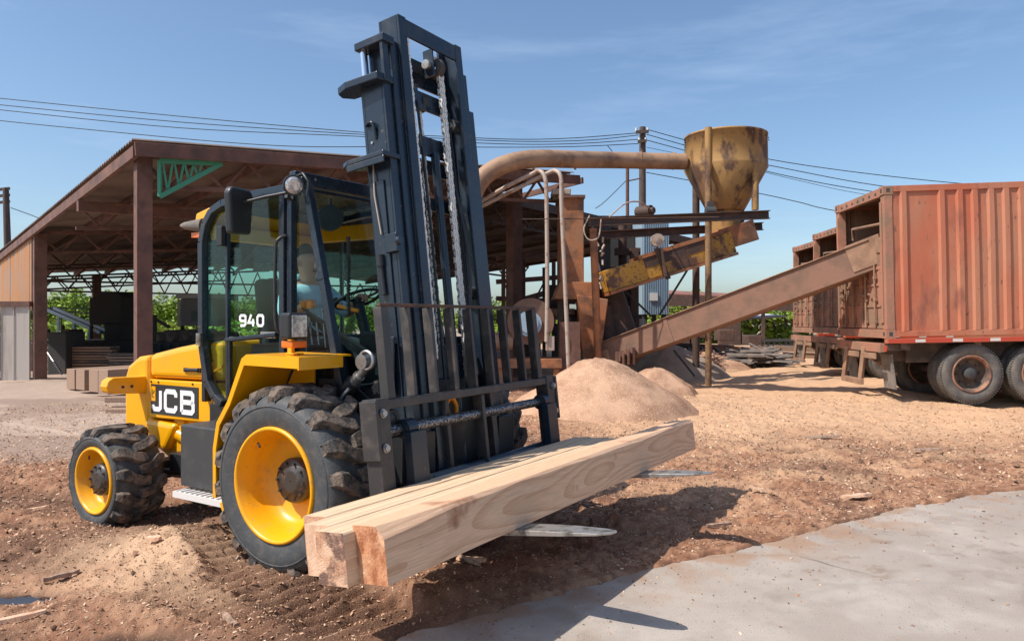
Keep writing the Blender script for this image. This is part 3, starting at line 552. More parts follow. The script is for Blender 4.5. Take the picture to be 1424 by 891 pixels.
# green bracket on the near column
b = MB(); g0 = sp(0.36, -0.25, 4.46); g1 = sp(1.42, -0.25, 4.56); g2 = sp(0.36, -0.25, 3.84)
b.bar(g0, g1, 0.07, 0.085); b.bar(g2, g1, 0.08, 0.08); b.bar(g0, g2, 0.06, 0.06)
for t in (0.12, 0.3, 0.46, 0.6):
    p = g2.lerp(g1, t); q = g0.lerp(g1, t - 0.08); r = g0.lerp(g1, t + 0.08)
    b.bar(p, q, 0.025, 0.035); b.bar(p, r, 0.025, 0.035)
o = shp(b, 'corner_bracket', 'green'); o['label'] = 'teal green triangular lattice bracket'
# sheet wall beside column two
b = MB(); n = 44
for i in range(n):
    v0 = 9.95 + i * 0.16; z0 = 1.95; off = 0.04 if i % 2 else 0
    b.box(0, 0, 0, 0, 0, 0) if False else None
    p = [sp(off, v0, z0), sp(0.04 - off, v0 + 0.16, z0), sp(0.04 - off, v0 + 0.16, sz(0, v0) - 0.12), sp(off, v0, sz(0, v0) - 0.12)]
    b.add(p, [(0, 1, 2, 3)])
o = shp(b, 'corrugated_wall', 'rustsheet'); s_ = o.modifiers.new('t', 'SOLIDIFY'); s_.thickness = 0.01
# pale panel fence at far left
fen = empty('panel_fence', 'pale upright metal panel fence with brown cap at far left', 'fence', (-13.2, 19.6, 0))
x0 = -16.9
for i in range(9):
    b = MB(); xa = x0 + i * 0.42 - (-13.2); b.box(xa, xa + 0.405, 0.0 + 0.02 * (i % 2), 0.03 + 0.02 * (i % 2), -0.1, 2.05); b.box(xa + 0.375, xa + 0.40, -0.025, 0.0, -0.1, 2.04)
    b.build('panel', 'palemetal', fen, bevel=0.004)
b = MB(); b.box(x0 + 13.2 - 0.1, x0 + 13.2 + 9 * 0.42, -0.06, 0.10, 2.052, 2.19); b.build('cap_rail', 'rust', fen)

# ------------------------------------------------------------------ things under the shed
def beamstack():
    spec = [(90, 114, 513, 541, 17.0, 3.4), (103, 124, 514, 542, 16.3, 3.0), (121, 140, 514, 545, 15.6, 3.0), (134, 168, 514, 548, 15.0, 3.0)]
    L_ = Vector((0.98, 0.20, 0)).normalized()
    names = ['leftmost grey squared timber in the row behind the forklift', 'second squared timber from the left in the row behind the forklift',
             'third squared timber with a pale sawn end behind the forklift', 'rightmost squared timber in the row behind the forklift']
    for (a, c, t, bt, d, ln), lb in zip(spec, names):
        p = at(a, bt, d); h = (bt - t) / 1000 * d
        b = MB(); b.box(-0.18, 0.18, 0, ln, 0, h); b.cur = 1; b.box(-0.181, 0.181, -0.012, 0.0, 0.001, h + 0.001)
        o = b.build('squared_timber', ['woodold', 'woodold'], bevel=0.01, loc=(p.x + 0.15, p.y, p.z), rot=(0, 0, -R(32)))
        tag(o, lb, 'timber', 'squared timbers behind the forklift')
beamstack()
for i, (px, py, d, ln, lb) in enumerate(((145, 560, 13.6, 1.6, 'upper loose board lying on the ground behind the rear wheel'), (146, 577, 12.6, 1.3, 'lower loose board lying on the ground behind the rear wheel'))):
    b = MB(); b.box(0, ln, 0, 0.3, 0, 0.10); p = at(px, py, d)
    tag(b.build('loose_board', 'woodold', bevel=0.01, loc=(p.x, p.y, max(p.z, 0.0)), rot=(0, 0, 0.1)), lb, 'board')
# saw line: dark cabin-like machine on a long base
mill = empty('sawmill_machine', 'tall dark sawmill machine with rounded top on a long base under the shed', 'sawmill machine', (-14.3, 25.5, 0))
def bxp(name, m, px0, px1, py0, py1, d, dep, parent=None, bevel=0.03):
    p0 = at(px0, py1, d); p1 = at(px1, py0, d); b = MB()
    lo = parent.location if parent else Vector((0, 0, 0))
    b.box(p0.x - lo.x, p1.x - lo.x, d - lo.y, d + dep - lo.y, p0.z - lo.z, p1.z - lo.z); return b.build(name, m, parent, bevel=bevel)
bxp('base', 'dark', 126, 186, 474, 512, 25.2, 1.2, mill); bxp('lower_housing', 'dark', 145, 168, 448, 474, 25.6, 1.0, mill)
b = MB(); b.X = Matrix.Translation(Vector((-14.9 + 14.3, 0.1, 2.5))); b.prism([(-0.15, -1.0), (1.0, -1.0), (1.0, 0.0), (0.8, 0.17), (0.3, 0.17), (0.1, 0.02), (-0.15, -0.05)], 0, 1.3)
b.build('saw_housing', 'dark', mill, bevel=0.03)
for k in range(6):
    b = MB(); b.cyl((0.3 + k * 0.5 - 3.3, -0.2, 1.0), (0.3 + k * 0.5 - 3.3, -0.2, 1.35 + 0.15 * (k % 2)), 0.06, n=8); b.build('roller_post', 'dark', mill)
b = MB(); b.box(-3.6, -0.3, -0.35, 0.2, 0.05, 0.95); b.build('roll_case', 'dark', mill)
inc = MB(); inc.bar(at(74, 431, 27), at(147, 462, 26), 0.5, 0.12); inc.bar(at(74, 428, 26.7), at(147, 459, 25.7), 0.03, 0.12)
for t in (0.1, 0.4, 0.7):
    p = at(74, 431, 27).lerp(at(147, 462, 26), t); inc.bar(p, (p.x, p.y, -0.05), 0.07, 0.07)
tag(inc.build('inclined_conveyor', 'bluemetal'), 'narrow grey incline conveyor sloping down to the dark sawmill machine', 'conveyor')
b = MB(); b.bar(at(60, 428, 30), at(150, 430, 30), 0.05, 0.05); b.bar(at(60, 433, 30), at(150, 435, 30), 0.05, 0.05)
for t in (65, 85, 105, 125, 145): b.bar(at(t, 428, 30), at(t, 500, 30), 0.04, 0.04)
tag(b.build('catwalk_railing', 'dark'), 'thin dark catwalk railing between the shed columns in front of the trees', 'railing')
o = bxp('dark_cabinet', 'dark', 66, 92, 462, 535, 22, 1.0); tag(o, 'dark steel cabinet just right of the second shed column', 'cabinet')
o = bxp('brown_bin', 'rustdark', 84, 97, 458, 478, 24, 0.8); tag(o, 'small brown bin behind the dark steel cabinet', 'bin')
b = MB(); b.cyl(at(64, 487, 20.5), at(86, 520, 20.0), 0.03, n=8); tag(b.build('leaning_pipe', 'steel'), 'thin pale pipe leaning beside the second shed column', 'pipe')
for i, (px, py, lb) in enumerate(((214, 470, 'leftmost log on the deck right of the near column'), (232, 468, 'second log on the deck right of the near column'), (250, 470, 'third log on the deck below the small cabin'), (266, 472, 'fourth log on the deck below the small cabin'))):
    b = MB(); p = at(px, py, 24 + i * 0.3); b.cyl(p, p + Vector((0.5, 2.6, 0)), 0.2 + 0.03 * (i % 2), n=14); tag(b.build('log', 'slabwood'), lb, 'log', 'logs on the deck')
o = bxp('log_deck', 'dark', 205, 284, 476, 500, 24, 2.5); tag(o, 'long dark log deck between the near column and the hood', 'log deck')
b = MB()
for t in range(6): b.bar(at(210 + t * 13, 478, 23.8), at(210 + t * 13, 494, 23.8), 0.12, 0.05)
tag(b.build('deck_chain_guides', 'darkgreen'), 'row of green guides along the front of the log deck', 'guides')
b = MB(); b.bar(at(213, 442, 24), at(236, 455, 24), 0.09, 0.09); b.bar(at(214, 438, 24), at(214, 475, 24), 0.14, 0.14); b.bar(at(210, 452, 24), at(210, 475, 24), 0.08, 0.08)
tag(b.build('loader_arm', 'dark'), 'dark loader arm standing on the log deck', 'loader arm')
random.seed(17)
for (x_, y_, n_, lb) in ((-13.6, 22.3, 9, 'stack of brown boards in front of the sawmill machine'), (-11.0, 21.5, 7, 'low stack of boards behind the near column'), (-16.5, 27.5, 10, 'far stack of boards under the incline conveyor')):
    stk = empty('board_stack', lb, 'board stack', (x_, y_, 0))
    for k in range(n_):
        for j in range(3):
            b = MB(); b.box(-1.1, 1.1, j * 0.24, j * 0.24 + 0.225, 0.1 + k * 0.085, 0.16 + k * 0.085); b.build('board', 'woodold' if (k + j) % 3 else 'slabwood', stk, loc=(random.uniform(-.12, .12), 0, 0), rot=(0, 0, random.gauss(0, 0.01)))
cab = empty('control_cabin', 'small grey sided control cabin on legs with pale roof', 'cabin', at(262, 455, 27))
bxp('wall', 'siding', 251, 290, 415, 453, 27, 2.2, cab); bxp('roof', 'sidewhite', 244, 292, 408, 415, 26.7, 2.8, cab); bxp('window', 'glass', 266, 276, 432, 447, 26.98, 0.02, cab, 0)
bxp('corner_trim', 'sidewhite', 246, 250, 416, 454, 26.95, 0.1, cab)
for px in (253, 285):
    b = MB(); q = at(px, 453, 27.3) - cab.location; b.box(q.x - .06, q.x + .06, q.y, q.y + .1, -cab.location.z - 0.1, q.z - 0.003); b.build('leg', 'rustdark', cab)
b = MB(); b.box(-1.5, 1.5, 0, 1.2, 0, 1.0); tag(b.build('steel_table', 'rustdark', loc=(-15.2, 23.0, -0.05), bevel=0.03), 'low brown steel table of offcuts beside the sawmill base', 'table')
# leaning utility pole at far left
p = empty('utility_pole', 'leaning dark wooden utility pole at the left edge with short insulator arms', 'utility pole', at(16, 520, 24))
b = MB(); q0 = at(16, 520, 24) - p.location; q1 = at(8, 262, 24) - p.location; b.cyl(q0, q1, 0.14, 0.09, n=12); b.build('pole', 'polewood', p)
for yy in (263, 272, 281):
    b = MB(); b.bar(at(-3, yy + 1, 24) - p.location, at(13, yy - 1, 24) - p.location, 0.08, 0.08); b.build('cross_arm', 'polewood', p)

# ------------------------------------------------------------------ hopper, auger, ducts
HD = 19.6
hop = empty('dust_hopper', 'ochre rusted dust hopper with cylindrical top and cone on tall pipe legs', 'hopper', (5.82, HD, 0))
b = MB(); zt = CAMH + (443 - 190) / 1000 * HD; zc = CAMH + (443 - 234) / 1000 * HD; zb = CAMH + (443 - 293) / 1000 * HD
b.lathe([(1.02, zt), (1.10, zt - 0.0), (1.10, zt - 0.05), (1.085, zt - 0.055), (1.10, zc), (1.11, zc - 0.03), (0.50, zb), (0.48, zb - 0.02)], 40, 'z')
b.lathe([(1.02, zt), (1.02, zc), (0.46, zb)], 40, 'z'); b.build('cone_body', 'cyclone', hop)
b = MB()
for k in range(26):
    a = k / 26 * 2 * math.pi; b.cyl((1.105 * math.cos(a), 1.105 * math.sin(a), zt - 0.16), (1.125 * math.cos(a), 1.125 * math.sin(a), zt - 0.16), 0.02, n=6)
b.build('rivets', 'rustdark', hop)['kind'] = 'stuff'
def legp(x, y, z0, z1, r, m='auger', nm='leg'):
    b = MB(); b.cyl((x - hop.location.x, y - HD, z0), (x - hop.location.x, y - HD, z1), r, n=16); b.build(nm, m, hop)
legp(5.12, 18.75, -0.2, 4.45, 0.085, 'rustpost'); legp(5.12, 18.75, 4.452, zt + 0.02, 0.09, 'cyclone'); legp(6.34, 18.75, 4.55, zt - 0.02, 0.09, 'cyclone')
legp(5.22, 20.4, -0.2, zt - 0.3, 0.10, 'rustdark')
legp(6.55, 20.6, 4.4, zt - 0.3, 0.10, 'rustdark')
for (a, c, dd, nm) in (((818, 309, 17.9), (1069, 299, 18.5), 0, 'a'), ((822, 328, 19.6), (1060, 315, 20.3), 0, 'b')):
    b = MB(); p = at(*a) - hop.location; q = at(*c) - hop.location; h = 0.20
    b.bar(p, q, 0.02, h); b.bar(p + Vector((0, -0.05, h / 2)), q + Vector((0, -0.05, h / 2)), 0.12, 0.02); b.bar(p + Vector((0, -0.05, -h / 2)), q + Vector((0, -0.05, -h / 2)), 0.12, 0.02)
    b.build('channel_beam', 'rustdark', hop)
b = MB(); b.cyl(at(825, 318, 18.0) - hop.location, at(832, 510, 18.0) - hop.location, 0.095, n=14); b.build('support_leg', 'rustorange', hop)
b = MB(); p = at(1008, 293, HD) - hop.location; b.cyl((0.0, 0, p.z + 0.02), (0.0, 0, p.z - 0.75), 0.42, 0.36, n=20); b.build('outlet', 'cyclone', hop)
b = MB(); q = at(985, 292, 18.7) - hop.location; b.cyl(q + Vector((-0.1, -0.1, -.05)), q + Vector((0.15, -0.1, -.05)), 0.12, n=12); b.box(q.x - 0.05, q.x + 0.1, q.y - 0.15, q.y, q.z, q.z + 0.2); b.build('small_motor', 'dark', hop)

aug = empty('inclined_auger', 'flaking yellow inclined auger trough running down from the hopper', 'auger', at(930, 370, 18.9))
p0 = at(838, 392, 18.6) - aug.location; p1 = at(1012, 338, 19.3) - aug.location
b = MB(); d_ = (p1 - p0).normalized(); up = Vector((-d_.z, 0, d_.x)).normalized()
sdv = d_.cross(up).normalized() * 0.33
def quadbox(b, a, c, u0, u1, s0, s1):
    b.hexa([a + up * u0 + sdv * s0, c + up * u0 + sdv * s0, c + up * u0 + sdv * s1, a + up * u0 + sdv * s1, a + up * u1 + sdv * s0, c + up * u1 + sdv * s0, c + up * u1 + sdv * s1, a + up * u1 + sdv * s1])
quadbox(b, p0, p1, -0.30, 0.26, -1, 1); b.build('trough', 'auger', aug, bevel=0.02)
b = MB(); quadbox(b, p0, p1, -0.38, -0.303, -1.15, 1.15); quadbox(b, p0 + d_ * 1.0, p1 - d_ * 0.2, 0.263, 0.36, -1.1, 1.1); b.build('edge_flange', 'rustorange', aug)
b = MB(); a0 = p0.lerp(p1, 0.30); a1 = p0.lerp(p1, 0.78); quadbox(b, a0, a1, 0.0, 0.262, -1.03, -1.003); quadbox(b, a0, a1, 0.0, 0.262, 1.003, 1.03)
quadbox(b, p0.lerp(p1, 0.52), p0.lerp(p1, 0.62), -0.28, 0.37, 1.03, 1.06); quadbox(b, p0.lerp(p1, 0.52), p0.lerp(p1, 0.62), -0.28, 0.37, -1.06, -1.03); b.build('cover_plate', 'rustdark', aug)
b = MB(); quadbox(b, p1 - d_ * 0.3, p1 + d_ * 0.75, -0.16, 0.40, -0.9, 0.9); b.build('inlet_box', 'rustorange', aug, bevel=0.02)
b = MB(); m_ = at(915, 334, 18.3) - aug.location; b.cyl(m_ + Vector((0, 0, 0)), m_ + Vector((0, 0.15, 0)), 0.17, n=24); b.cyl(m_ + Vector((0, -0.02, 0)), m_ + Vector((0, 0.0, 0)), 0.09, n=16); b.build('drive_pulley', 'conduit', aug)
b = MB(); b.bar(at(912, 345, 18.35) - aug.location, at(930, 388, 18.35) - aug.location, 0.12, 0.1); b.bar(at(918, 345, 18.3) - aug.location, at(925, 385, 18.3) - aug.location, 0.3, 0.05); b.build('drive_arm', 'rustdark', aug)
b = MB(); q = at(902, 294, 18.6) - aug.location; b.cyl(q + Vector((-0.25, 0.2, 0)), q + Vector((0.05, -0.1, 0)), 0.15, n=18); b.cyl(q + Vector((0.03, -0.13, 0)), q + Vector((0.1, -0.2, 0)), 0.08, n=14); b.box(q.x - 0.3, q.x + 0.2, q.y - 0.1, q.y + 0.2, q.z - 0.22, q.z - 0.15); b.build('motor', 'rustdark', aug)
b = MB(); b.bar(at(958, 372, 19.2) - aug.location, at(917, 438, 19.2) - aug.location, 0.05, 0.05); b.bar(at(870, 405, 19.2) - aug.location, at(906, 440, 19.2) - aug.location, 0.05, 0.05); b.build('cross_brace', 'dark', aug)

def bez(pts, n=24):
    out = []; P = [Vector(p) for p in pts]; P = [P[0]] + P + [P[-1]]
    for i in range(1, len(P) - 2):
        for k in range(n):
            t = k / n; a, b2, c, d = P[i - 1:i + 3]
            out.append(0.5 * ((2 * b2) + (c - a) * t + (2 * a - 5 * b2 + 4 * c - d) * t * t + (3 * b2 - a - 3 * c + d) * t ** 3))
    out.append(P[-2]); return out
b = MB(); path = bez([at(952, 225, 19.4), at(860, 223, 19.0), at(800, 222, 17.9), at(745, 221, 17.2), at(708, 227, 16.9), at(680, 240, 16.8), at(662, 262, 16.7), at(652, 300, 16.7), at(650, 380, 16.9), at(654, 440, 17.1), at(668, 470, 17.3), at(712, 476, 17.4)], 8)
b.tube(path, 0.215, 18); du = empty('blower_duct', 'long dusty round duct curving from the hopper down behind the mast', 'duct', at(700, 225, 18.3))
o = b.build('pipe', 'duct', du); o.location = -du.location
b = MB()
for px in (936, 890, 800, 742):
    q = at(px, 223 + (px > 900), 19.4 if px > 900 else (19.2 if px == 890 else (17.95 if px == 800 else 17.2))); b.cyl(q - Vector((0.02, 0, 0)), q + Vector((0.02, 0, 0)), 0.235, n=18)
o = b.build('collar', 'duct', du); o.location = -du.location

for (pts, lb) in (([(760, 475, 16.6), (761, 400, 16.6), (760, 280, 16.6), (758, 248, 16.6), (750, 238, 16.7), (738, 243, 16.9), (700, 262, 17.2), (664, 284, 17.5)], 'left grey conduit bent over at the top beside the rusty bin'),
                  ([(791, 520, 16.4), (786, 400, 16.4), (781, 290, 16.4), (780, 248, 16.4), (773, 238, 16.5), (764, 240, 16.7), (720, 262, 17.2), (664, 290, 17.5)], 'right grey conduit bent over at the top beside the rusty bin')):
    b = MB(); b.tube(bez([at(*q) for q in pts], 6), 0.05, 8); tag(b.build('conduit_pipe', 'conduit'), lb, 'pipe')
b = MB(); b.tube(bez([at(820, 300, 17), at(812, 318, 17), at(818, 333, 17), at(832, 330, 17), at(836, 305, 17)], 6), 0.018, 6); tag(b.build('cable_loop', 'conduit'), 'thin grey cable loop hanging from the channel beam', 'cable')
b = MB(); b.tube(bez([at(847, 302, 17), at(870, 283, 17.3), at(890, 281, 17.8), at(903, 290, 18.4)], 6), 0.02, 6); tag(b.build('flex_cable', 'conduit'), 'grey flexible cable arching to the motor on the beam', 'cable')
b = MB(); b.cyl(at(726, 305, 16.3), at(1000, 302, 17), 0.012, n=5); tag(b.build('guy_wire', 'rustdark'), 'thin rusty rod level with the channel beam', 'rod')

# rust bin / chute tower
tw = empty('rusty_bin_tower', 'tall orange rusted bin with flared chute standing behind the conduits', 'bin tower', at(800, 500, 18.6))
T = tw.location
def P3(px, py, d): return at(px, py, d) - T
def px_box(b, px0, px1, py0, py1, d, dep):
    a = P3(px0, py1, d); c = P3(px1, py0, d); b.box(a.x, c.x, a.y, a.y + dep, a.z, c.z)
b = MB(); px_box(b, 779, 812, 275, 395, 18.5, 1.3); b.build('bin_panel', 'rustorange', tw, bevel=0.02)
b = MB(); px_box(b, 777, 814, 271, 275, 18.4, 1.5); b.build('bin_lid', 'rust', tw)
b = MB(); px_box(b, 768, 794, 262, 270.5, 18.9, 0.9); b.build('filter_head', 'conduit', tw, bevel=0.02)
b = MB(); a, c, e, f_ = P3(779, 392, 18.3), P3(834, 392, 18.3), P3(834, 416, 18.3), P3(770, 416, 18.3)
b.prism([(a.x, a.z), (c.x - 0.2, c.z), (e.x, e.z + 0.1), (e.x, e.z), (f_.x, f_.z)], a.y, a.y + 1.3); b.build('chute_shoulder', 'rustorange', tw, bevel=0.02)
b = MB(); q = [P3(802, 410, 18.28), P3(846, 416, 18.28), P3(834, 505, 18.28), P3(811, 505, 18.28)]
b.prism([(p.x, p.z) for p in q], q[0].y, q[0].y + 0.5); b.build('chute_leg', 'rustorange', tw, bevel=0.02)
b = MB(); px_box(b, 776, 783, 390, 500, 18.6, 0.2); px_box(b, 789, 806, 430, 500, 19.2, 0.3); b.build('bin_frame', 'rustdark', tw)
b = MB(); px_box(b, 828, 849, 300, 412, 19.8, 1.0); b.build('side_casing', 'dark', tw)
b = MB()
for k in range(14):
    random.seed(k); q = P3(832 + random.uniform(-5, 9), 330 + k * 5.2, 18.2 + random.uniform(-.1, .2)); b.cyl(q, q + Vector((random.uniform(-.12, .12), -.05, random.uniform(-.22, .1))), 0.03, n=6)
b.build('hanging_chain', 'conduit', tw)['kind'] = 'stuff'
b = MB()
for (x_, y_, w_, h_) in ((786, 440, 8, 9), (797, 452, 10, 7), (805, 436, 7, 12), (790, 470, 12, 8)): px_box(b, x_, x_ + w_, y_, y_ + h_, 18.6, 0.3)
b.build('gearbox', 'dark', tw, bevel=0.03)
# lower brown rails and dark machinery behind
o = bxp('dark_backing_wall', 'dark', 846, 884, 322, 470, 21.5, 0.3); tag(o, 'dark backing wall added to darken the gap between the rusty bin and the pale blue metal shed', 'wall')  # added dark wall, stands in for the dim shed interior
b = MB(); b.bar(at(882, 345, 20.4), at(882, 470, 20.4), 0.22, 0.22); b.bar(at(855, 350, 20.6), at(890, 350, 20.6), .2, .2); tag(b.build('brown_post', 'rustdark'), 'dark brown post in front of the dark backing wall', 'post')
b = MB(); b.cyl(at(866, 305, 20.8), at(866, 372, 20.8), 0.13, n=12); b.cyl(at(864, 372, 20.8), at(864, 425, 20.8), 0.35, n=16); tag(b.build('exhaust_stack', 'rustdark'), 'brown drum with exhaust stack in front of the dark wall', 'exhaust stack')
b = MB(); b.cyl(at(846, 398, 19.4), at(862, 470, 19.4), 0.34, 0.5, n=18); b.cyl(at(840, 425, 19.0), at(850, 500, 19.0), 0.2, 0.25, n=12); tag(b.build('rusty_screen_drum', 'rustdark'), 'dark rusty drum leaning beside the orange chute', 'drum')
mf = empty('machine_frame', 'dark rusty steel framework of posts and rails behind the blower', 'framework', at(745, 500, 21))
for k, px in enumerate((700, 716, 728, 757, 770, 784)):
    b = MB(); b.bar(at(px, 505, 21 + k * 0.3) - mf.location, at(px, 372 - 8 * (k % 3), 21 + k * 0.3) - mf.location, 0.12, 0.12); b.build('post', 'rustdark' if k % 2 else 'rust', mf)
for k, (y0_, y1_) in enumerate(((392, 384), (415, 420), (446, 440), (470, 472), (360, 352))):
    b = MB(); b.bar(at(690, y0_, 21.2) - mf.location, at(800, y1_, 21.6) - mf.location, 0.10, 0.14); b.build('rail', 'rustdark' if k % 2 else 'rust', mf)
for (a, c) in (((700, 392), (728, 446)), ((728, 446), (757, 392)), ((757, 440), (784, 384)), ((700, 470), (757, 415))):
    b = MB(); b.bar(at(*a, 21.3) - mf.location, at(*c, 21.3) - mf.location, 0.05, 0.05); b.build('brace', 'dark', mf)
for (x0_, x1_, y0_, y1_) in ((702, 722, 452, 500), (760, 792, 396, 430), (724, 752, 476, 505), (770, 800, 450, 500)):
    a = at(x0_, y1_, 21.9) - mf.location; c = at(x1_, y0_, 21.9) - mf.location; b = MB(); b.box(a.x, c.x, a.y, a.y + 0.5, a.z, c.z); b.build('housing', 'dark', mf, bevel=0.03)
# blower
bl = empty('blower', 'round rusty blower housing with pale motor on a rusty frame behind the backrest', 'blower', at(740, 500, 16.9))
T2 = bl.location
c = at(738, 447, 17.2) - T2
b = MB(); b.cyl(c + Vector((0, 0.0, 0)), c + Vector((0, 0.5, 0)), 0.56, n=36); b.build('fan_housing', 'dustdark', bl, bevel=0.02)
b = MB(); b.cyl(c + Vector((-0.05, -0.35, -0.05)), c + Vector((-0.05, -0.02, -0.05)), 0.30, n=24); b.cyl(c + Vector((-0.05, -0.39, -0.05)), c + Vector((-0.05, -0.352, -0.05)), 0.22, n=24); b.build('motor', 'bluemetal', bl)
b = MB(); q = at(763, 489, 16.7) - T2; b.box(q.x - 0.07, q.x + 0.13, q.y - .1, q.y, q.z + 0.03, q.z + 0.36); b.build('switch_box', 'conduit', bl, bevel=0.01)
b = MB(); a = at(690, 512, 16.9) - T2; b.box(a.x, a.x + 1.55, a.y, a.y + 0.9, a.z, a.z + 0.22); 
for xx in (a.x + .05, a.x + 1.35): b.box(xx, xx + .14, a.y + .05, a.y + .2, -T2.z, a.z - .003)
b.build('frame', 'rustorange', bl, bevel=0.01)
b = MB(); a = at(778, 505, 17.4) - T2; b.box(a.x, a.x + 0.5, a.y, a.y + .6, -T2.z, a.z + 1.0); b.build('side_stand', 'rust', bl)
o = bxp('brown_rail', 'rustorange', 735, 800, 429, 438, 18.9, 0.15); tag(o, 'horizontal rusty orange rail above the blower', 'rail')
b = MB(); b.bar(at(722, 418, 24), at(778, 402, 24), 0.3, 0.18); b.bar(at(722, 430, 24), at(778, 430, 24), 0.1, 0.1); tag(b.build('low_lean_roof', 'rust'), 'low brown lean-to roof edge behind the brown column', 'roof')

# pale blue metal shed raised on posts
bs = empty('blue_metal_bin_house', 'raised pale blue corrugated metal bin house behind the auger', 'bin house', at(908, 440, 24))
T3 = bs.location; b = MB()
a = at(893, 437, 24) - T3; c = at(930, 300, 24) - T3; n = 12
for i in range(n):
    xa = a.x + (c.x - a.x) * i / n; xb = a.x + (c.x - a.x) * (i + 0.72) / n; xc = a.x + (c.x - a.x) * (i + 1) / n
    b.add([(xa, 0, a.z), (xb, 0, a.z), (xb, 0, c.z), (xa, 0, c.z)], [(0, 1, 2, 3)]); b.add([(xb, 0, a.z), (xb + .02, -.03, a.z), (xc - .02, -.03, a.z), (xc, 0, a.z), (xb, 0, c.z), (xb + .02, -.03, c.z), (xc - .02, -.03, c.z), (xc, 0, c.z)], [(0, 1, 5, 4), (1, 2, 6, 5), (2, 3, 7, 6)])
b.build('front_wall', 'bluemetal', bs)
b = MB(); b.box(a.x, c.x, 0.01, 2.0, a.z, c.z); b.build('body', 'bluemetal', bs)
b = MB(); q = at(909, 413, 23.9) - T3; b.box(q.x - .12, q.x + .14, -0.09, -0.035, q.z - .12, q.z + .14); b.build('meter_box', 'sidewhite', bs)
b = MB()
for xx in (a.x + .05, c.x - .2):
    for yy in (0.1, 1.8): b.box(xx, xx + .14, yy, yy + .14, -T3.z - 0.1, a.z - 0.003)
b.build('stilts', 'dark', bs)
b = MB()
for px, dd in ((868, 21), (876, 20.8)): q = at(px, 475, dd); b.cyl(q, (q.x, q.y, q.z + 0.75), 0.13, n=16); b.cyl((q.x, q.y, q.z + .75), (q.x, q.y, q.z + .82), 0.13, 0.06, n=16)
tag(b.build('gas_cylinders', 'tank'), 'pair of pale blue gas cylinders beside the dark wall', 'gas cylinders')
b = MB(); b.cyl(at(877, 403, 20.9), at(877, 455, 20.9), 0.06, n=10); tag(b.build('white_pipe', 'sidewhite'), 'upright white pipe above the gas cylinders', 'pipe')
b = MB(); b.cyl(at(892, 443, 20.9), at(892, 465, 20.9), 0.07, n=10); tag(b.build('short_pipe', 'sidewhite'), 'short white pipe stub right of the gas cylinders', 'pipe')

# ------------------------------------------------------------------ long conveyor to the container
cv = empty('long_conveyor', 'long dust caked box conveyor rising from the sawdust into the container', 'conveyor', (2.85, 20.3, 0.4))
T4 = cv.location
A0 = Vector((2.35, 18.7, 0.72)); A1 = Vector((7.62, 15.0, 3.04)); dv = (A1 - A0).normalized()
sv = dv.cross(Vector((0, 0, 1))).normalized(); uv = sv.cross(dv).normalized()
def cvbox(t0, t1, s0, s1, u0, u1, nm, m, bev=0.01):
    a = A0.lerp(A1, t0) - T4; c = A0.lerp(A1, t1) - T4; b = MB()
    b.hexa([a + sv * s0 + uv * u0, c + sv * s0 + uv * u0, c + sv * s1 + uv * u0, a + sv * s1 + uv * u0, a + sv * s0 + uv * u1, c + sv * s0 + uv * u1, c + sv * s1 + uv * u1, a + sv * s1 + uv * u1])
    return b.build(nm, m, cv, bevel=bev)
cvbox(0.0, 1.0, 0.36, 0.38, -0.30, 0.30, 'side_plate', 'dustdark'); cvbox(0.0, 1.0, -0.38, -0.36, -0.30, 0.30, 'side_plate', 'dustdark')
cvbox(0.0, 0.93, -0.36, 0.36, 0.05, 0.08, 'belt', 'dust'); cvbox(0.0, 1.0, -0.36, 0.36, -0.29, -0.26, 'floor_plate', 'dustdark')
cvbox(0.0, 1.0, 0.34, 0.43, 0.302, 0.325, 'top_flange', 'dust'); cvbox(0.0, 1.0, -0.43, -0.34, 0.302, 0.325, 'top_flange', 'dust')
cvbox(0.93, 1.03, -0.40, 0.40, -0.22, 0.36, 'head_box', 'dust')
cvbox(0.30, 0.315, 0.383, 0.40, -0.3, 0.3, 'joint_strap', 'dustdark')
cvbox(-0.03, 0.06, -0.42, 0.42, -0.33, 0.10, 'tail_box', 'dust')
# feed hopper boards beside the tail
b = MB()
q = [at(872, 497, 18.6) - T4, at(935, 452, 18.9) - T4, at(928, 448, 20.0) - T4, at(912, 446, 20.6) - T4]
b.add(q + [p - Vector((0, 0, 0.04)) for p in q], [(0, 1, 2, 3), (7, 6, 5, 4), (0, 1, 5, 4), (1, 2, 6, 5), (2, 3, 7, 6), (3, 0, 4, 7)]); b.build('feed_board', 'sawdust', cv)
b = MB(); q = [at(850, 500, 18.9) - T4, at(912, 447, 20.7) - T4, at(950, 447, 21.3) - T4, at(912, 475, 20.7) - T4, at(880, 510, 18.9) - T4]
b.add(q + [p + Vector((0, 0.05, 0)) for p in q], [(0, 1, 2, 3, 4), (9, 8, 7, 6, 5)] + [(k, 5 + k, 5 + (k + 1) % 5, (k + 1) % 5) for k in range(5)]); b.build('side_wall_plate', 'dustdark', cv)
b = MB(); b.bar(at(937, 487, 19.3) - T4, at(966, 523, 19.3) - T4, 0.05, 0.05); b.build('prop', 'dark', cv)
b = MB(); q = at(872, 500, 17.6) - T4
for k in range(4): b.box(q.x - 0.25 + k * 0.13, q.x - 0.2 + k * 0.13, q.y - 0.02, q.y + 0.3, q.z - 0.12, q.z + 0.18 + k * 0.04)
b.build('tail_bearing', 'rust', cv)

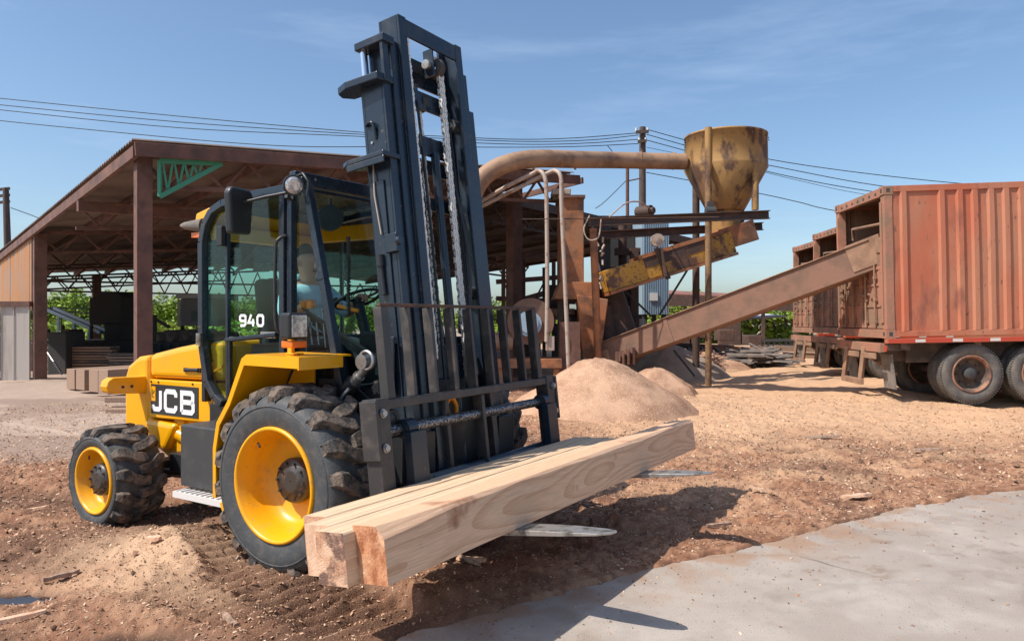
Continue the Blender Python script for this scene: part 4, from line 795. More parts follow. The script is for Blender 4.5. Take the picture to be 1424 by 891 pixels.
# ------------------------------------------------------------------ utility pole and wires
up_ = empty('utility_pole', 'tall wooden utility pole with transformer and cross arms left of the hopper', 'utility pole', at(893, 500, 30))
T5 = up_.location
b = MB(); b.cyl(at(893, 500, 30) - T5, at(893.5, 177, 30) - T5, 0.19, 0.13, n=14); b.build('pole', 'polewood', up_)
for y_, wd in ((184, 9), (197, 6)):
    b = MB(); b.bar(at(893 - wd, y_, 29.8) - T5, at(893 + wd, y_ - 1, 29.8) - T5, 0.1, 0.12); b.build('cross_arm', 'polewood', up_)
b = MB()
for q in ((885, 180), (901, 180), (889, 194), (898, 194)): b.cyl(at(q[0], q[1] + 3, 29.8) - T5, at(q[0], q[1] - 2, 29.8) - T5, 0.05, n=8)
b.build('insulator', 'sidewhite', up_)
b = MB(); b.cyl(at(898, 305, 29.7) - T5, at(898, 290, 29.7) - T5, 0.22, n=14); b.build('transformer', 'conduit', up_)
b = MB(); b.cyl(at(872.5, 305, 21), at(872.5, 234, 21), 0.05, n=10); b.cyl(at(872.5, 252, 21), at(891, 248, 21), 0.02, n=6); tag(b.build('thin_mast_pipe', 'rust'), 'thin rusty pipe standing just left of the wooden pole', 'pipe')
WIRES = [
 ([(-60, 131), (0, 137), (250, 162), (500, 184), (620, 190), (720, 194), (800, 192), (888, 185)], 'topmost power line from the left edge to the wooden pole'),
 ([(-60, 139), (0, 146), (250, 170), (500, 187), (620, 193), (730, 197), (820, 195), (888, 188)], 'second power line from the left edge to the wooden pole'),
 ([(-60, 146), (0, 153), (250, 178), (500, 190), (640, 198), (740, 201), (820, 199), (888, 194)], 'third power line from the left edge to the wooden pole'),
 ([(-60, 160), (0, 168), (150, 183), (300, 197), (420, 204), (560, 204), (700, 205), (800, 204), (888, 200)], 'lowest power line from the left edge to the wooden pole'),
 ([(899, 180), (1000, 207), (1120, 230), (1300, 252), (1500, 268)], 'upper power line from the pole over the container'),
 ([(899, 187), (1000, 215), (1100, 236), (1220, 258), (1400, 280)], 'middle power line from the pole to the container corner'),
 ([(899, 195), (1000, 222), (1100, 246), (1210, 266), (1400, 290)], 'lower power line from the pole to the container corner'),
 ([(899, 205), (1030, 232), (1110, 251), (1200, 270), (1400, 300)], 'thin faint power line below the lower one right of the hopper'),
 ([(899, 240), (1050, 268), (1110, 281), (1172, 295), (1400, 330)], 'single low power line passing right of the hopper to the container top'),
 ([(845, 203), (852, 212), (860, 228), (872, 235)], 'short drop wire left of the wooden pole'),
 ([(872, 250), (850, 272), (838, 283), (828, 290)], 'slack wire from the thin pipe down to the beam'),
 ([(15, 289), (40, 298), (60, 305), (95, 311)], 'short wire from the leaning pole to the shed roof'),
 ([(-20, 404), (30, 398), (60, 380)], 'low wire at the left edge behind the sheet wall'),
]
for pts, lb in WIRES:
    b = MB(); b.tube(bez([at(x, y, 30) for x, y in pts], 6), 0.017 if 'faint' not in lb else 0.010, 5); tag(b.build('power_line', 'wire'), lb, 'power line', 'power lines')

# ------------------------------------------------------------------ far right sheds and slab pile
fs = empty('far_open_shed', 'long low open shed with red roof behind the conveyor', 'shed', at(1010, 450, 46))
T6 = fs.location
def far(nm, m, px0, px1, py0, py1, d, dep):
    a = at(px0, py1, d) - T6; c = at(px1, py0, d) - T6; b = MB(); b.box(a.x, c.x, a.y, a.y + dep, a.z, c.z); return b.build(nm, m, fs)
b = MB(); q = [at(928, 408, 46) - T6, at(1180, 420, 46) - T6]; 
b.hexa([q[0] + Vector((0, 0, -.35)), q[1] + Vector((0, 0, -.35)), q[1] + Vector((0, 8, 0.3)), q[0] + Vector((0, 8, 0.3)), q[0], q[1], q[1] + Vector((0, 8, .6)), q[0] + Vector((0, 8, .6))]); b.build('roof', 'rooftop', fs)
b = MB(); q = [at(926, 417, 45.8) - T6, at(1180, 429, 45.8) - T6]; b.bar(q[0], q[1], 0.1, 0.7); b.build('header', 'rustdark', fs)
for px in (951, 1006, 1060, 1105): far('post', 'rustdark', px, px + 4, 424, 480, 45.9, 0.2)
far('back_wall', 'rustdark', 1000, 1030, 440, 482, 44, 0.3)
b = MB(); a = at(915, 425, 47) - T6; c = at(1000, 425, 47) - T6
for k in range(5): b.bar(a + Vector((0, 0.3 * k, -0.2 * k)), c + Vector((0, .3 * k, -0.2 * k)), 0.08, 0.06)
b.build('lumber_rack', 'rustdark', fs)
f2 = empty('far_carport', 'pale roofed open carport on thin posts far behind the slab pile', 'carport', at(1068, 480, 52))
T7 = f2.location; b = MB(); b.hexa([at(1030, 446, 52) - T7, at(1095, 441, 52) - T7, at(1095, 441, 52) - T7 + Vector((0, 5, .2)), at(1030, 446, 52) - T7 + Vector((0, 5, .2)), at(1030, 443, 52) - T7, at(1095, 439, 52) - T7, at(1095, 439, 52) - T7 + Vector((0, 5, .2)), at(1030, 443, 52) - T7 + Vector((0, 5, .2))]); b.build('roof', 'sidewhite', f2)
for px in (1040, 1063, 1077, 1094):
    b = MB(); q = at(px, 444, 52.2) - T7; b.box(q.x - .08, q.x + .08, q.y, q.y + .15, -T7.z - 0.1, q.z); b.build('post', 'rustdark', f2)
b = MB(); b.bar(at(1030, 455, 60), at(1112, 450, 60), 0.3, 0.3); tag(b.build('far_guardrail', 'sidewhite'), 'pale guard rail beyond the carport', 'guard rail')
b = MB()
for k in range(9): q = at(1045 + k * 8, 474, 42); b.box(q.x - .05, q.x + .05, 42, 42.1, -0.1, q.z); 
b.bar(at(1040, 474, 42), at(1115, 472, 42), .1, .15); b.bar(at(1045, 482, 42), at(1115, 481, 42), .1, .1); tag(b.build('lumber_cart', 'dark'), 'long dark low cart on many legs far behind the slab pile', 'cart')
random.seed(5)
pile = empty('slab_wood_pile', 'spread pile of grey slab wood behind the conveyor', 'wood pile', at(1040, 510, 25))
T8 = pile.location
sbm = None
for k in range(110):
    px = random.uniform(985, 1092); t = (px - 985) / 107; hgt = 26 * math.exp(-((t - 0.62) / 0.42) ** 2) * random.random()
    q = at(px, 513, 25 + random.uniform(-0.8, 1.6)); q.z = 0.08 + hgt / 1000 * 25 * 0.9
    if sbm is None:
        b = MB(); b.prism([(-0.10, 0), (0.10, 0), (0.07, 0.04), (0, 0.06), (-0.07, 0.04)], -0.6, 0.6); o = b.build('slab', 'slabwood', pile); sbm = o
    else: o = sbm.copy(); COL.objects.link(o); o.parent = pile
    o.location = q - T8; o.rotation_euler = (random.gauss(0, .15), random.gauss(0, .25), random.gauss(1.35, 0.45)); s_ = random.uniform(0.6, 1.3); o.scale = (random.uniform(.7, 1.5), s_, 1)
for k, (px, py, ln, lb) in enumerate(((1078, 488, 2.6, 'upper long beam lying right of the slab pile'), (1090, 497, 2.2, 'lower long beam lying right of the slab pile'), (958, 487, 3.0, 'orange beam lying behind the grey heap'))):
    b = MB(); b.box(0, ln, 0, .25, 0, .2); q = at(px, py, 27); tag(b.build('long_beam', 'woodold' if k < 2 else 'rustorange', loc=q, rot=(0, 0.03, -0.15)), lb, 'beam')
for k, (px, py, lb) in enumerate(((960, 480, 'dark cross beams on trestle under the conveyor'), )):
    b = MB()
    for j in range(7): b.bar(at(938 + j * 9, 483, 27), at(944 + j * 10, 493, 26), 0.1, 0.12)
    b.bar(at(935, 480, 27), at(1020, 484, 27), .2, .2); tag(b.build('trestle', 'rustdark'), lb, 'trestle')
random.seed(11); b = MB()
for k in range(260):
    q = at(random.uniform(930, 1000), 500, random.uniform(22.5, 26)); q.z = 0.15 + random.random() * 0.35; a = Vector((random.gauss(0, 1), random.gauss(0, 1), random.gauss(0, .4))).normalized() * random.uniform(.1, .35); b.bar(q - a, q + a, .05, .02)
tag(b.build('scrap_bark', 'rust'), 'loose orange bark scraps in a band under the conveyor', 'bark scraps', kind='stuff')
# machinery row beneath the far shed
eg = empty('edger_machine', 'row of dark brown machine boxes under the far red roof', 'machine', at(975, 484, 38))
for (x0_, x1_, y0_, y1_) in ((935, 960, 462, 484), (965, 985, 452, 470), (1000, 1022, 458, 474), (1040, 1060, 466, 480), (962, 972, 470, 484)):
    a = at(x0_, y1_, 38) - eg.location; c = at(x1_, y0_, 38) - eg.location; b = MB(); b.box(a.x, c.x, a.y, a.y + 1, a.z, c.z); b.build('housing', 'rustdark', eg, bevel=0.05)

# ------------------------------------------------------------------ trailers and containers
CW, CH, CL = 2.55, 3.0, 10.0
def container(loc, rz, ry, label, full=True, seed=1):
    random.seed(seed)
    root = empty('shipping_container', label, 'container', loc, (0, ry, rz), 'chip containers on trailers')
    # corrugated near side: irregular pressed ribs
    b = MB(); x = 0.17; xs = [(x, 0.03)]; x += 0.10
    first = True
    pts = [(0.17, 0.03)]
    pos = 0.30
    ribs = [0.30, 1.02, 1.36] if full else [0.3, 0.9, 1.4]
    while ribs[-1] < CL - 0.6: ribs.append(ribs[-1] + random.choice([0.28, 0.29, 0.30]))
    for r in ribs: pts += [(r, 0.045), (r + 0.035, 0.0), (r + 0.115, 0.0), (r + 0.15, 0.045)]
    pts.append((CL - 0.17, 0.045))
    z0, z1 = 0.14, CH - 0.12
    vs = []; nz_ = 7
    for k in range(nz_):
        z = z0 + (z1 - z0) * k / (nz_ - 1)
        for i, (px_, py_) in enumerate(pts):
            dent = 0.035 * (vn(np.array([px_ * 1.3]), np.array([z * 1.2]), seed)[0] - 0.5) if 0 < k < nz_ - 1 else 0
            vs.append((px_, py_ + dent, z))
    n = len(pts); b.add(vs, [(k * n + i, k * n + i + 1, (k + 1) * n + i + 1, (k + 1) * n + i) for k in range(nz_ - 1) for i in range(n - 1)])
    o = b.build('side_panel', 'contred', root); s = o.modifiers.new('t', 'SOLIDIFY'); s.thickness = 0.008; s.offset = -1
    b = MB(); b.add([(p[0], CW - p[1], z0 if j == 0 else z1) for j in (0, 1) for p in pts], [(i, i + 1, n + i + 1, n + i) for i in range(n - 1)]); b.build('far_side_panel', 'contin', root)
    b = MB(); b.box(CL - 0.1, CL, 0.1, CW - 0.1, 0.1, CH - 0.1); b.build('front_wall', 'contin', root)
    b = MB(); b.box(0.1, CL - .12, 0.1, CW - 0.1, 0.03, 0.12); b.build('floor', 'contin', root)
    b = MB(); b.box(0.14, CL - .12, 0.085, CW - 0.085, CH - 0.06, CH - 0.03); b.build('roof', 'contin', root)
    b = MB(); b.box(0.17, CL - .17, 0.0, 0.08, CH - 0.12, CH); b.build('top_rail', 'contred', root, bevel=0.006)
    b = MB(); b.box(0.17, CL - .17, CW - 0.08, CW, CH - 0.12, CH); b.build('top_rail', 'contred', root)
    b = MB(); b.box(0.17, CL - .17, -0.004, 0.08, 0.03, 0.14); b.build('bottom_rail', 'contred', root, bevel=0.006)
    for yy in (0.0, CW - 0.17):
        b = MB(); b.box(0.0, 0.16, yy, yy + 0.17, 0.17, CH - 0.17); b.box(-0.03, 0.0, yy + (0.0 if yy else 0.10), yy + (0.07 if yy else 0.17), 0.3, CH - 0.3); b.build('corner_post', 'contend', root, bevel=0.008)
        for zz in (0.0, CH - 0.17):
            b = MB(); b.box(-0.02, 0.168, yy - 0.008, yy + 0.178, zz, zz + 0.168); b.cur = 1
            b.box(-0.023, -0.02, yy + 0.05, yy + 0.12, zz + 0.045, zz + 0.125)  # thin dark plates stand in for the shade inside the casting holes
            if yy == 0: b.box(0.04, 0.11, yy - 0.011, yy - 0.008, zz + 0.045, zz + 0.125)
            b.build('corner_casting', ['contend', 'dark'], root, bevel=0.008)
    b = MB(); b.box(0.0, 0.12, 0.172, CW - 0.172, CH - 0.18, CH - 0.01); b.cur = 1
    for k in range(7): b.box(-0.004, 0.0, 0.35 + k * 0.3, 0.43 + k * 0.3, CH - 0.13, CH - 0.08)  # dark plates drawn as shaded holes along the header
    b.build('header', ['contend', 'dark'], root, bevel=0.008)
    b = MB(); b.box(-0.02, 0.14, 0.172, CW - 0.172, 0.0, 0.17); b.build('sill', 'contend', root, bevel=0.008)
    # low boards behind the conveyor and the lower doors
    dz = 1.72 if full else 1.9
    b = MB(); b.box(0.05, 0.10, 0.175, CW - 0.175, dz - 0.25, dz - 0.004); b.build('board', 'dust', root)
    b = MB(); b.box(0.03, 0.08, 0.175, CW - 0.175, dz, dz + 0.3); b.build('board', 'dust', root)
    b = MB(); b.tube([(0.02, 0.2, CH * 0.76), (0.0, 1.6, CH * 0.78), (0.03, 1.65, CH * 0.70)], 0.03, 6); b.build('rod', 'dust', root)
    for (ya, yb2) in ((0.18, CW / 2 - 0.01), (CW / 2 + 0.01, CW - 0.18)):
        b = MB(); b.box(0.045, 0.07, ya, yb2, 0.18, dz - 0.26)
        for q in ((ya, ya + 0.07), (yb2 - 0.07, yb2)): b.box(0.015, 0.043, q[0], q[1], 0.19, dz - 0.27)
        for zz in (0.19, 0.62, 1.05, dz - 0.34): b.box(0.022, 0.043, ya + 0.072, yb2 - 0.072, zz, zz + 0.05)
        d = b.build('door', 'contend', root, bevel=0.006)
        for fy in (0.30, 0.72):
            y = ya + (yb2 - ya) * fy; b = MB(); b.cyl((-0.01, y, 0.2), (-0.01, y, dz - 0.22), 0.020, n=8)
            for zz in (0.3, 0.75, 1.2): b.box(-0.025, 0.014, y - 0.05, y + 0.05, zz, zz + 0.05)
            b.bar((-0.03, y, 0.86), (-0.03, y + 0.28, 0.90), 0.02, 0.035); b.build('lock_rod', 'dust', d)
        b = MB()
        for zz in (0.3, 0.65, 1.0, 1.3): b.box(-0.012, 0.014, (ya if ya < 1 else yb2 - 0.12) , (ya + 0.12 if ya < 1 else yb2), zz, zz + 0.07)
        b.build('hinge', 'contend', d)
    return root
def truck_wheel(parent, x, y, z, r=0.59, wd=0.27, outer=-1):
    """dual road wheel; outer -1 faces the near side"""
    b = MB(); pr = [(r * 0.60, 0.05), (r * 0.66, 0.012), (r * 0.82, 0.0), (r * 0.93, 0.012), (r * 0.975, 0.04), (r, 0.07), (r, wd - 0.07), (r * 0.975, wd - 0.04), (r * 0.93, wd - 0.012), (r * 0.8, wd), (r * 0.6, wd - 0.05)]
    b.lathe(pr, 56, 'y')
    for k in range(72):
        a = 2 * math.pi * k / 72; b.X = Matrix.Rotation(a, 4, 'Y'); b.box(-0.012, 0.012, 0.022, 0.075, r * 0.955, r * 1.008)
        b.box(-0.012, 0.012, wd * 0.3, wd * 0.7, r - 0.01, r * 1.008)
    wl = b.build('wheel', 'trucktyre', parent, loc=(x, y, z))
    b = MB(); b.lathe([(r * 0.64, 0.03), (r * 0.62, 0.0), (r * 0.585, 0.0), (r * 0.56, 0.03), (r * 0.53, 0.07)], 36, 'y'); b.cur = 1; b.lathe([(r * 0.53, 0.07), (r * 0.50, 0.19), (r * 0.30, 0.20), (r * 0.28, 0.16), (0.02, 0.15)], 36, 'y'); b.build('rim', ['wheelrust', 'chassis'], wl)  # dish inside the rusty ring coloured dark for the shade of its depth
    b = MB(); b.lathe([(r * 0.2, 0.18), (r * 0.2, 0.06), (r * 0.14, 0.04), (0.01, 0.035)], 20, 'y')
    for k in range(8):
        a = k * math.pi / 4; b.cyl((r * 0.38 * math.cos(a), 0.17, r * 0.38 * math.sin(a)), (r * 0.38 * math.cos(a), 0.13, r * 0.38 * math.sin(a)), 0.018, n=6)
    b.build('hub', 'dark', wl)
    return wl
def trailer(loc, rz, ry, label, gz, full=True):
    root = empty('container_trailer', label, 'trailer', loc, (0, ry, rz), 'chip trailers with dual wheels')
    b = MB(); b.box(-0.01, CL, -0.02, 0.10, -0.10, -0.003); b.build('side_rail', 'contred', root, bevel=0.005)
    for k in range(20 if full else 4):
        b = MB(); x0_ = 0.02 + k * 0.70; b.box(x0_, x0_ + 0.50, -0.026, -0.021, -0.095, -0.012); b.build('red_tape', 'redtape', root)
        b = MB(); b.box(x0_ + 0.505, x0_ + 0.695, -0.026, -0.021, -0.085, -0.03); b.build('white_tape', 'whitetape', root)
    b = MB()
    for yy in (0.75, 1.65): b.box(0.1, CL, yy, yy + 0.12, -0.50, -0.11)
    for k in range(7): b.box(0.3 + k * 1.4, 0.42 + k * 1.4, 0.10, CW - .1, -0.22, -0.105)
    b.build('frame_rail', 'chassis', root)
    b = MB(); b.box(0.6, CL, 0.55, 0.60, -0.52, -0.12); b.build('inner_panel', 'chassis', root)
    for yy in (0.1, CW - 0.2):
        b = MB(); b.prism([(-0.05, -0.25), (0.5, -0.25), (0.5, -0.12), (-0.05, -0.12)], yy + 0.05, yy + 0.2, 'xz'); b.build('bracket', 'chassis', root)
    b = MB(); b.box(-0.10, 0.0, 0.1, CW - 0.1, -0.28, -0.10); b.build('rear_beam', 'contend', root, bevel=0.008)
    b = MB(); b.cur = 0; b.box(-0.13, -0.10, 0.25, 0.85, -0.42, -0.30); b.box(-0.13, -0.10, 1.1, 1.75, -0.42, -0.30)
    for yy in (0.85, 1.75): b.bar((-0.1, yy, -0.2), (-0.16, yy + 0.1, -0.95), 0.08, 0.09)
    b.box(-0.2, -0.12, 0.85, 1.9, -0.98, -0.86); b.bar((-0.1, 1.0, -0.3), (0.6, 1.0, -0.8), .06, .06); b.build('underride_bumper', 'dust', root, bevel=0.01)
    for yy in (0.0, ):
        b = MB(); b.box(-0.02, -0.0, yy + 0.02, yy + 0.14, -0.26, -0.14); b.build('tail_light', 'redtape', root)
    for yy in (0.12, CW - 0.62):
        b = MB(); b.prism([(0.12, -0.33), (0.15, -0.33), (0.22, -1.02), (0.19, -1.02)], yy, yy + 0.5, 'xz'); b.build('mudflap', 'flap', root)
    zc = gz + 0.57
    for ax in ((1.62, 2.92, 4.2) if full else (1.3, 2.6)):
        for j, yy in enumerate((0.06, 0.40, CW - 0.66, CW - 0.33)): truck_wheel(root, ax, yy, zc)
        b = MB(); b.cyl((ax, 0.3, zc), (ax, CW - .3, zc), 0.09, n=12); b.build('axle', 'chassis', root)
    return root
random.seed(3)
c1 = (7.38, 14.15, 1.33)
container(c1, -R(4.5), -R(1.2), 'nearest faded orange corrugated container with the conveyor entering its open end')
trailer(c1, -R(4.5), -R(1.2), 'nearest trailer with red and white tape and large dusty dual wheels', -1.30)
c2 = (9.05, 19.55, 1.30)
container(c2, -R(4.5), 0, 'middle container, mostly hidden behind the nearest one', False, 2)
trailer(c2, -R(4.5), 0, 'middle trailer with a dark wheel under the second container', -1.28, False)
c3 = (9.78, 23.0, 1.25)
container(c3, -R(4.5), 0, 'farthest container at the left end of the row with brown doors', False, 3)
trailer(c3, -R(4.5), 0, 'farthest trailer with two grey mudflaps at the left end of the row', -1.2, False)

# ------------------------------------------------------------------ forklift
HZ = math.atan2(-0.532, 0.847)
fl = empty('rough_terrain_forklift', 'yellow rough terrain forklift with black mast carrying squared timbers', 'forklift', (MO[0], MO[1], 0), (0, 0, HZ))

def lug_tyre(Ro, Wd, nlug, rim_r, parent, loc, flip, hub_rec, hub_r, big=True):
    """y = 0 at the outer face, +y inboard (flip mirrors)"""
    Rc = Ro - (0.052 if big else 0.042)
    sg = -1 if flip else 1
    prof = [(rim_r - 0.015, 0.05), (rim_r + 0.004, 0.02), (rim_r + 0.03, 0.008), (rim_r + (Rc - rim_r) * 0.5, -0.012), (rim_r + (Rc - rim_r) * 0.78, 0.0), (Rc - 0.035, 0.016), (Rc - 0.008, 0.05), (Rc, 0.10),
            (Rc + 0.006, Wd / 2), (Rc, Wd - 0.10), (Rc - 0.008, Wd - 0.05), (Rc - 0.035, Wd - 0.016), (rim_r + (Rc - rim_r) * 0.5, Wd + 0.012), (rim_r, Wd - 0.02)]
    b = MB(); b.lathe([(r, h * sg) for r, h in prof], 72, 'y')
    # thin moulded ridge on the sidewall
    rr = rim_r + (Rc - rim_r) * 0.66
    b.lathe([(rr - 0.006, -0.007 * sg), (rr, -0.013 * sg), (rr + 0.006, -0.006 * sg)], 72, 'y')
    wl = b.build('wheel', 'rubber', parent, loc=loc)
    # lugs: swept bars from the shoulder to past the centre, alternating sides
    b = MB()
    def surf(s):      # s 0 = low on the sidewall, 1 = past the centre; returns lateral, radius base, radius top
        pts = [(0.006, Rc - 0.085, Rc - 0.075), (-0.004, Rc - 0.045, Rc - 0.012), (0.022, Rc - 0.018, Ro - 0.012), (0.07, Rc - 0.008, Ro), (Wd * 0.34, Rc - 0.01, Ro + 0.004), (Wd * 0.50, Rc - 0.01, Ro + 0.005), (Wd * 0.60, Rc - 0.01, Ro + 0.004)]
        return pts
    hw0 = 2 * math.pi * Ro / nlug
    for side in (0, 1):
        for k in range(nlug):
            a0 = 2 * math.pi * (k + 0.5 * side) / nlug
            pts = surf(0); vs = []
            for i, (ly, rb, rt) in enumerate(pts):
                shift = (0.0, 0.0, 0.02, 0.10, 0.42, 0.52, 0.56)[i] * hw0 * 0.95 / Ro * (1 if big else 0.8)
                wt = (0.10, 0.14, 0.19, 0.24, 0.20, 0.21, 0.17)[i] * hw0 / Ro; wb_ = wt * 1.35
                y = ly if side == 0 else Wd - ly
                if i == 1: y = ly - 0.004 if side == 0 else Wd - ly + 0.004
                for (r_, ww) in ((rb, wb_), (rt, wt)):
                    for sgn in (-1, 1):
                        a = a0 + shift + sgn * ww
                        vs.append((r_ * math.sin(a), y * sg, r_ * math.cos(a)))
            fs = []
            for i in range(len(pts) - 1):
                o = i * 4; p = o + 4
                fs += [(o + 2, o + 3, p + 3, p + 2), (o, o + 2, p + 2, p), (o + 3, o + 1, p + 1, p + 3)]
            fs += [(0, 1, 3, 2), (len(vs) - 4, len(vs) - 2, len(vs) - 1, len(vs) - 3)]
            b.add(vs, fs)
    b.build('tread_lugs', 'tread', wl, bevel=0.006)
    f = rim_r
    b = MB(); b.lathe([(r, h * sg) for r, h in ((f + 0.012, 0.035), (f + 0.018, 0.010), (f + 0.012, -0.004), (f - 0.003, -0.006), (f - 0.012, 0.008), (f - 0.020, 0.03), (f - 0.035, 0.055), (f - 0.042, hub_rec * 0.62), (f * 0.80, hub_rec * 0.86), (f * 0.72, hub_rec), (hub_r * 0.8, hub_rec * 1.02))], 64, 'y')
    rm = b.build('rim', 'rim', wl)
    b = MB(); b.lathe([(r, h * sg) for r, h in ((hub_r * 0.98, hub_rec), (hub_r, hub_rec - 0.05), (hub_r * 0.93, hub_rec - 0.075), (hub_r * 0.55, hub_rec - 0.078), (hub_r * 0.52, hub_rec - 0.084), (hub_r * 0.42, hub_rec - 0.085), (0.005, hub_rec - 0.082))], 36, 'y')
    for k in range(10):
        a = k * math.pi / 5; c = (hub_r * 0.82 * math.cos(a), 0, hub_r * 0.82 * math.sin(a)); b.cyl((c[0], sg * (hub_rec - 0.078), c[2]), (c[0], sg * (hub_rec - 0.094), c[2]), 0.010, n=6)
    b.build('hub', 'hub', wl)
    b = MB(); a = 2.2; b.cyl((f * .86 * math.cos(a), sg * 0.04, f * .86 * math.sin(a)), (f * .80 * math.cos(a) + .03, sg * 0.02, f * .80 * math.sin(a)), 0.008, n=6); b.build('valve', 'black', wl)
    return wl
lug_tyre(0.655, 0.46, 18, 0.372, fl, (0, -1.13, 0.615), False, 0.235, 0.155)
lug_tyre(0.655, 0.46, 18, 0.372, fl, (0, 1.13, 0.615), True, 0.20, 0.155)
lug_tyre(0.440, 0.41, 14, 0.262, fl, (-2.21, -1.13, 0.380), False, 0.12, 0.135, False)
lug_tyre(0.440, 0.41, 14, 0.262, fl, (-2.21, 1.13, 0.380), True, 0.12, 0.135, False)

def P(nm, m, b, bevel=0.008, parent=None, **k): return b.build(nm, m, parent or fl, bevel=bevel, **k)
# chassis
b = MB(); b.box(-2.2, 0.30, -0.36, 0.36, 0.52, 0.85); P('frame', 'yellow', b)
b = MB(); b.box(0.0 - .14, 0.14, -0.72, 0.72, 0.44, 0.76); b.cyl((0, -0.72, 0.598), (0, 0.72, 0.598), 0.2, n=20); P('front_axle', 'yellow', b)
b = MB(); b.box(0.30, 0.72, -0.66, 0.66, 0.62, 1.0); b.box(0.66, 0.80, -0.62, -0.40, 0.45, 0.95); b.box(0.66, 0.80, 0.40, 0.62, 0.45, 0.95); P('mast_mount', 'black', b)
b = MB(); b.box(-2.29, -2.13, -0.70, 0.70, 0.30, 0.46); b.box(-2.1, -1.6, -0.30, 0.30, 0.36, 0.52); b.cyl((-2.1, -0.62, 0.38), (-1.62, -0.45, 0.40), 0.035, n=8); b.box(-1.95, -1.5, -0.62, -0.40, 0.40, 0.56); P('rear_axle', 'black', b)
b = MB(); b.cyl((-2.05, -0.5, 0.34), (-1.4, -0.5, 0.37), 0.03, n=8); b.cyl((-1.75, -0.55, 0.36), (-1.4, -0.55, 0.39), 0.045, n=10); P('steering_cylinder', 'steel', b)
# counterweight and hood: side faces at y = -+0.57
def both(b, poly, y0, y1): b.prism(poly, y0, y1, 'xz')
b = MB(); both(b, [(-2.74, 0.70), (-2.62, 0.56), (-2.10, 0.55), (-1.98, 0.72), (-1.95, 0.80), (-2.35, 0.815), (-2.35, 1.395), (-2.52, 1.375), (-2.68, 1.29), (-2.74, 1.17)], -0.57, 0.57)
P('counterweight', 'yellow', b, 0.045, seg=3)
b = MB(); both(b, [(-2.63, 0.72), (-2.12, 0.70), (-1.92, 0.44), (-2.0, 0.42), (-2.35, 0.57)], -0.50, -0.40); both(b, [(-2.63, 0.72), (-2.12, 0.70), (-1.92, 0.44), (-2.0, 0.42), (-2.35, 0.57)], 0.40, 0.50); P('lower_plate', 'yellow', b)
b = MB(); both(b, [(-2.345, 1.185), (-1.30, 1.20), (-1.30, 1.54), (-1.56, 1.525), (-1.95, 1.47), (-2.345, 1.40)], -0.565, 0.565); P('hood', 'yellow', b, 0.055, seg=4)
b = MB(); both(b, [(-2.345, 0.83), (-1.22, 0.85), (-1.12, 0.98), (-1.22, 1.03), (-1.34, 1.14), (-1.36, 1.185), (-2.345, 1.175)], -0.562, 0.562); P('side_panel', 'yellow', b, 0.012)
b = MB(); b.box(-2.1, -1.2, -0.48, -0.40, 0.55, 0.83); b.cyl((-1.98, -0.5, 0.70), (-1.75, -0.46, 0.62), 0.06, n=12); b.box(-2.0, -1.9, -0.52, -0.48, 0.5, 0.83); P('inner_frame', 'yellow', b)
b = MB(); b.box(-1.42, -1.37, -0.66, -0.58, 0.44, 0.84); P('tank_bracket', 'yellow', b)
b = MB(); b.cyl((-1.79, -0.574, 1.28), (-1.60, -0.574, 1.285), 0.016, n=10); b.box(-1.81, -1.77, -0.578, -0.55, 1.262, 1.298); b.box(-1.62, -1.58, -0.578, -0.55, 1.262, 1.302); P('hood_handle', 'black', b, 0)
b = MB(); b.box(-1.44, -1.40, -0.585, -0.568, 1.14, 1.36); b.bar((-1.45, -0.58, 1.36), (-1.36, -0.58, 1.13), 0.01, 0.03); b.bar((-1.42, -0.58, 1.27), (-1.25, -0.6, 1.33), 0.012, 0.02); P('hood_latch', 'orange', b, 0)
b = MB(); b.lathe([(0.075, 0), (0.075, -0.006), (0.068, -0.006), (0.068, 0)], 24, 'y', c=(-1.36, -0.563, 1.02)); P('filler_ring', 'yellow', b, 0)
for (x_, z_) in ((-2.2, 1.155), (-1.70, 1.16), (-2.31, 1.155)):
    b = MB(); b.cyl((x_, -0.560, z_), (x_, -0.568, z_), 0.010, n=8); P('bolt', 'black', b, 0)
# rear side wings
for s in (-1, 1):
    b = MB(); poly = [(-0.50, 1.04), (-0.86, 1.065), (-0.905, 1.08), (-0.92, 1.13), (-0.905, 1.18), (-0.86, 1.205), (-0.50, 1.20)]
    b.prism([(y * -s, z) for y, z in poly], -2.50, -2.385, 'yz'); w_ = P('lifting_wing', 'yellow', b, 0.012)
    for yy in (-0.70, -0.78):
        b = MB(); b.cyl((-2.385, yy * -s, 1.12), (-2.378, yy * -s, 1.12), 0.013, n=10); b.build('bolt', 'black', w_)
# badge with letters
b = MB(); b.box(-2.31, -1.62, -0.568, -0.5625, 0.872, 1.135); bd = P('badge', 'decal', b, 0)
def stroke(b, pts, t, y0, y1, closed=False):
    N = len(pts); L = []; Rr = []
    for i in range(N):
        p = Vector(pts[i]); a = Vector(pts[i - 1]) if (i > 0 or closed) else None; c = Vector(pts[(i + 1) % N]) if (i < N - 1 or closed) else None
        d1 = (p - a).normalized() if a is not None else (c - p).normalized(); d2 = (c - p).normalized() if c is not None else d1
        n = Vector((-(d1 + d2).y, (d1 + d2).x)).normalized(); k = 1 / max(0.5, n.dot(Vector((-d1.y, d1.x))))
        L.append(p + n * t / 2 * k); Rr.append(p - n * t / 2 * k)
    for i in range(N if closed else N - 1):
        j = (i + 1) % N; q = [L[i], L[j], Rr[j], Rr[i]]
        b.hexa([(v.x, y0, v.y) for v in q] + [(v.x, y1, v.y) for v in q])
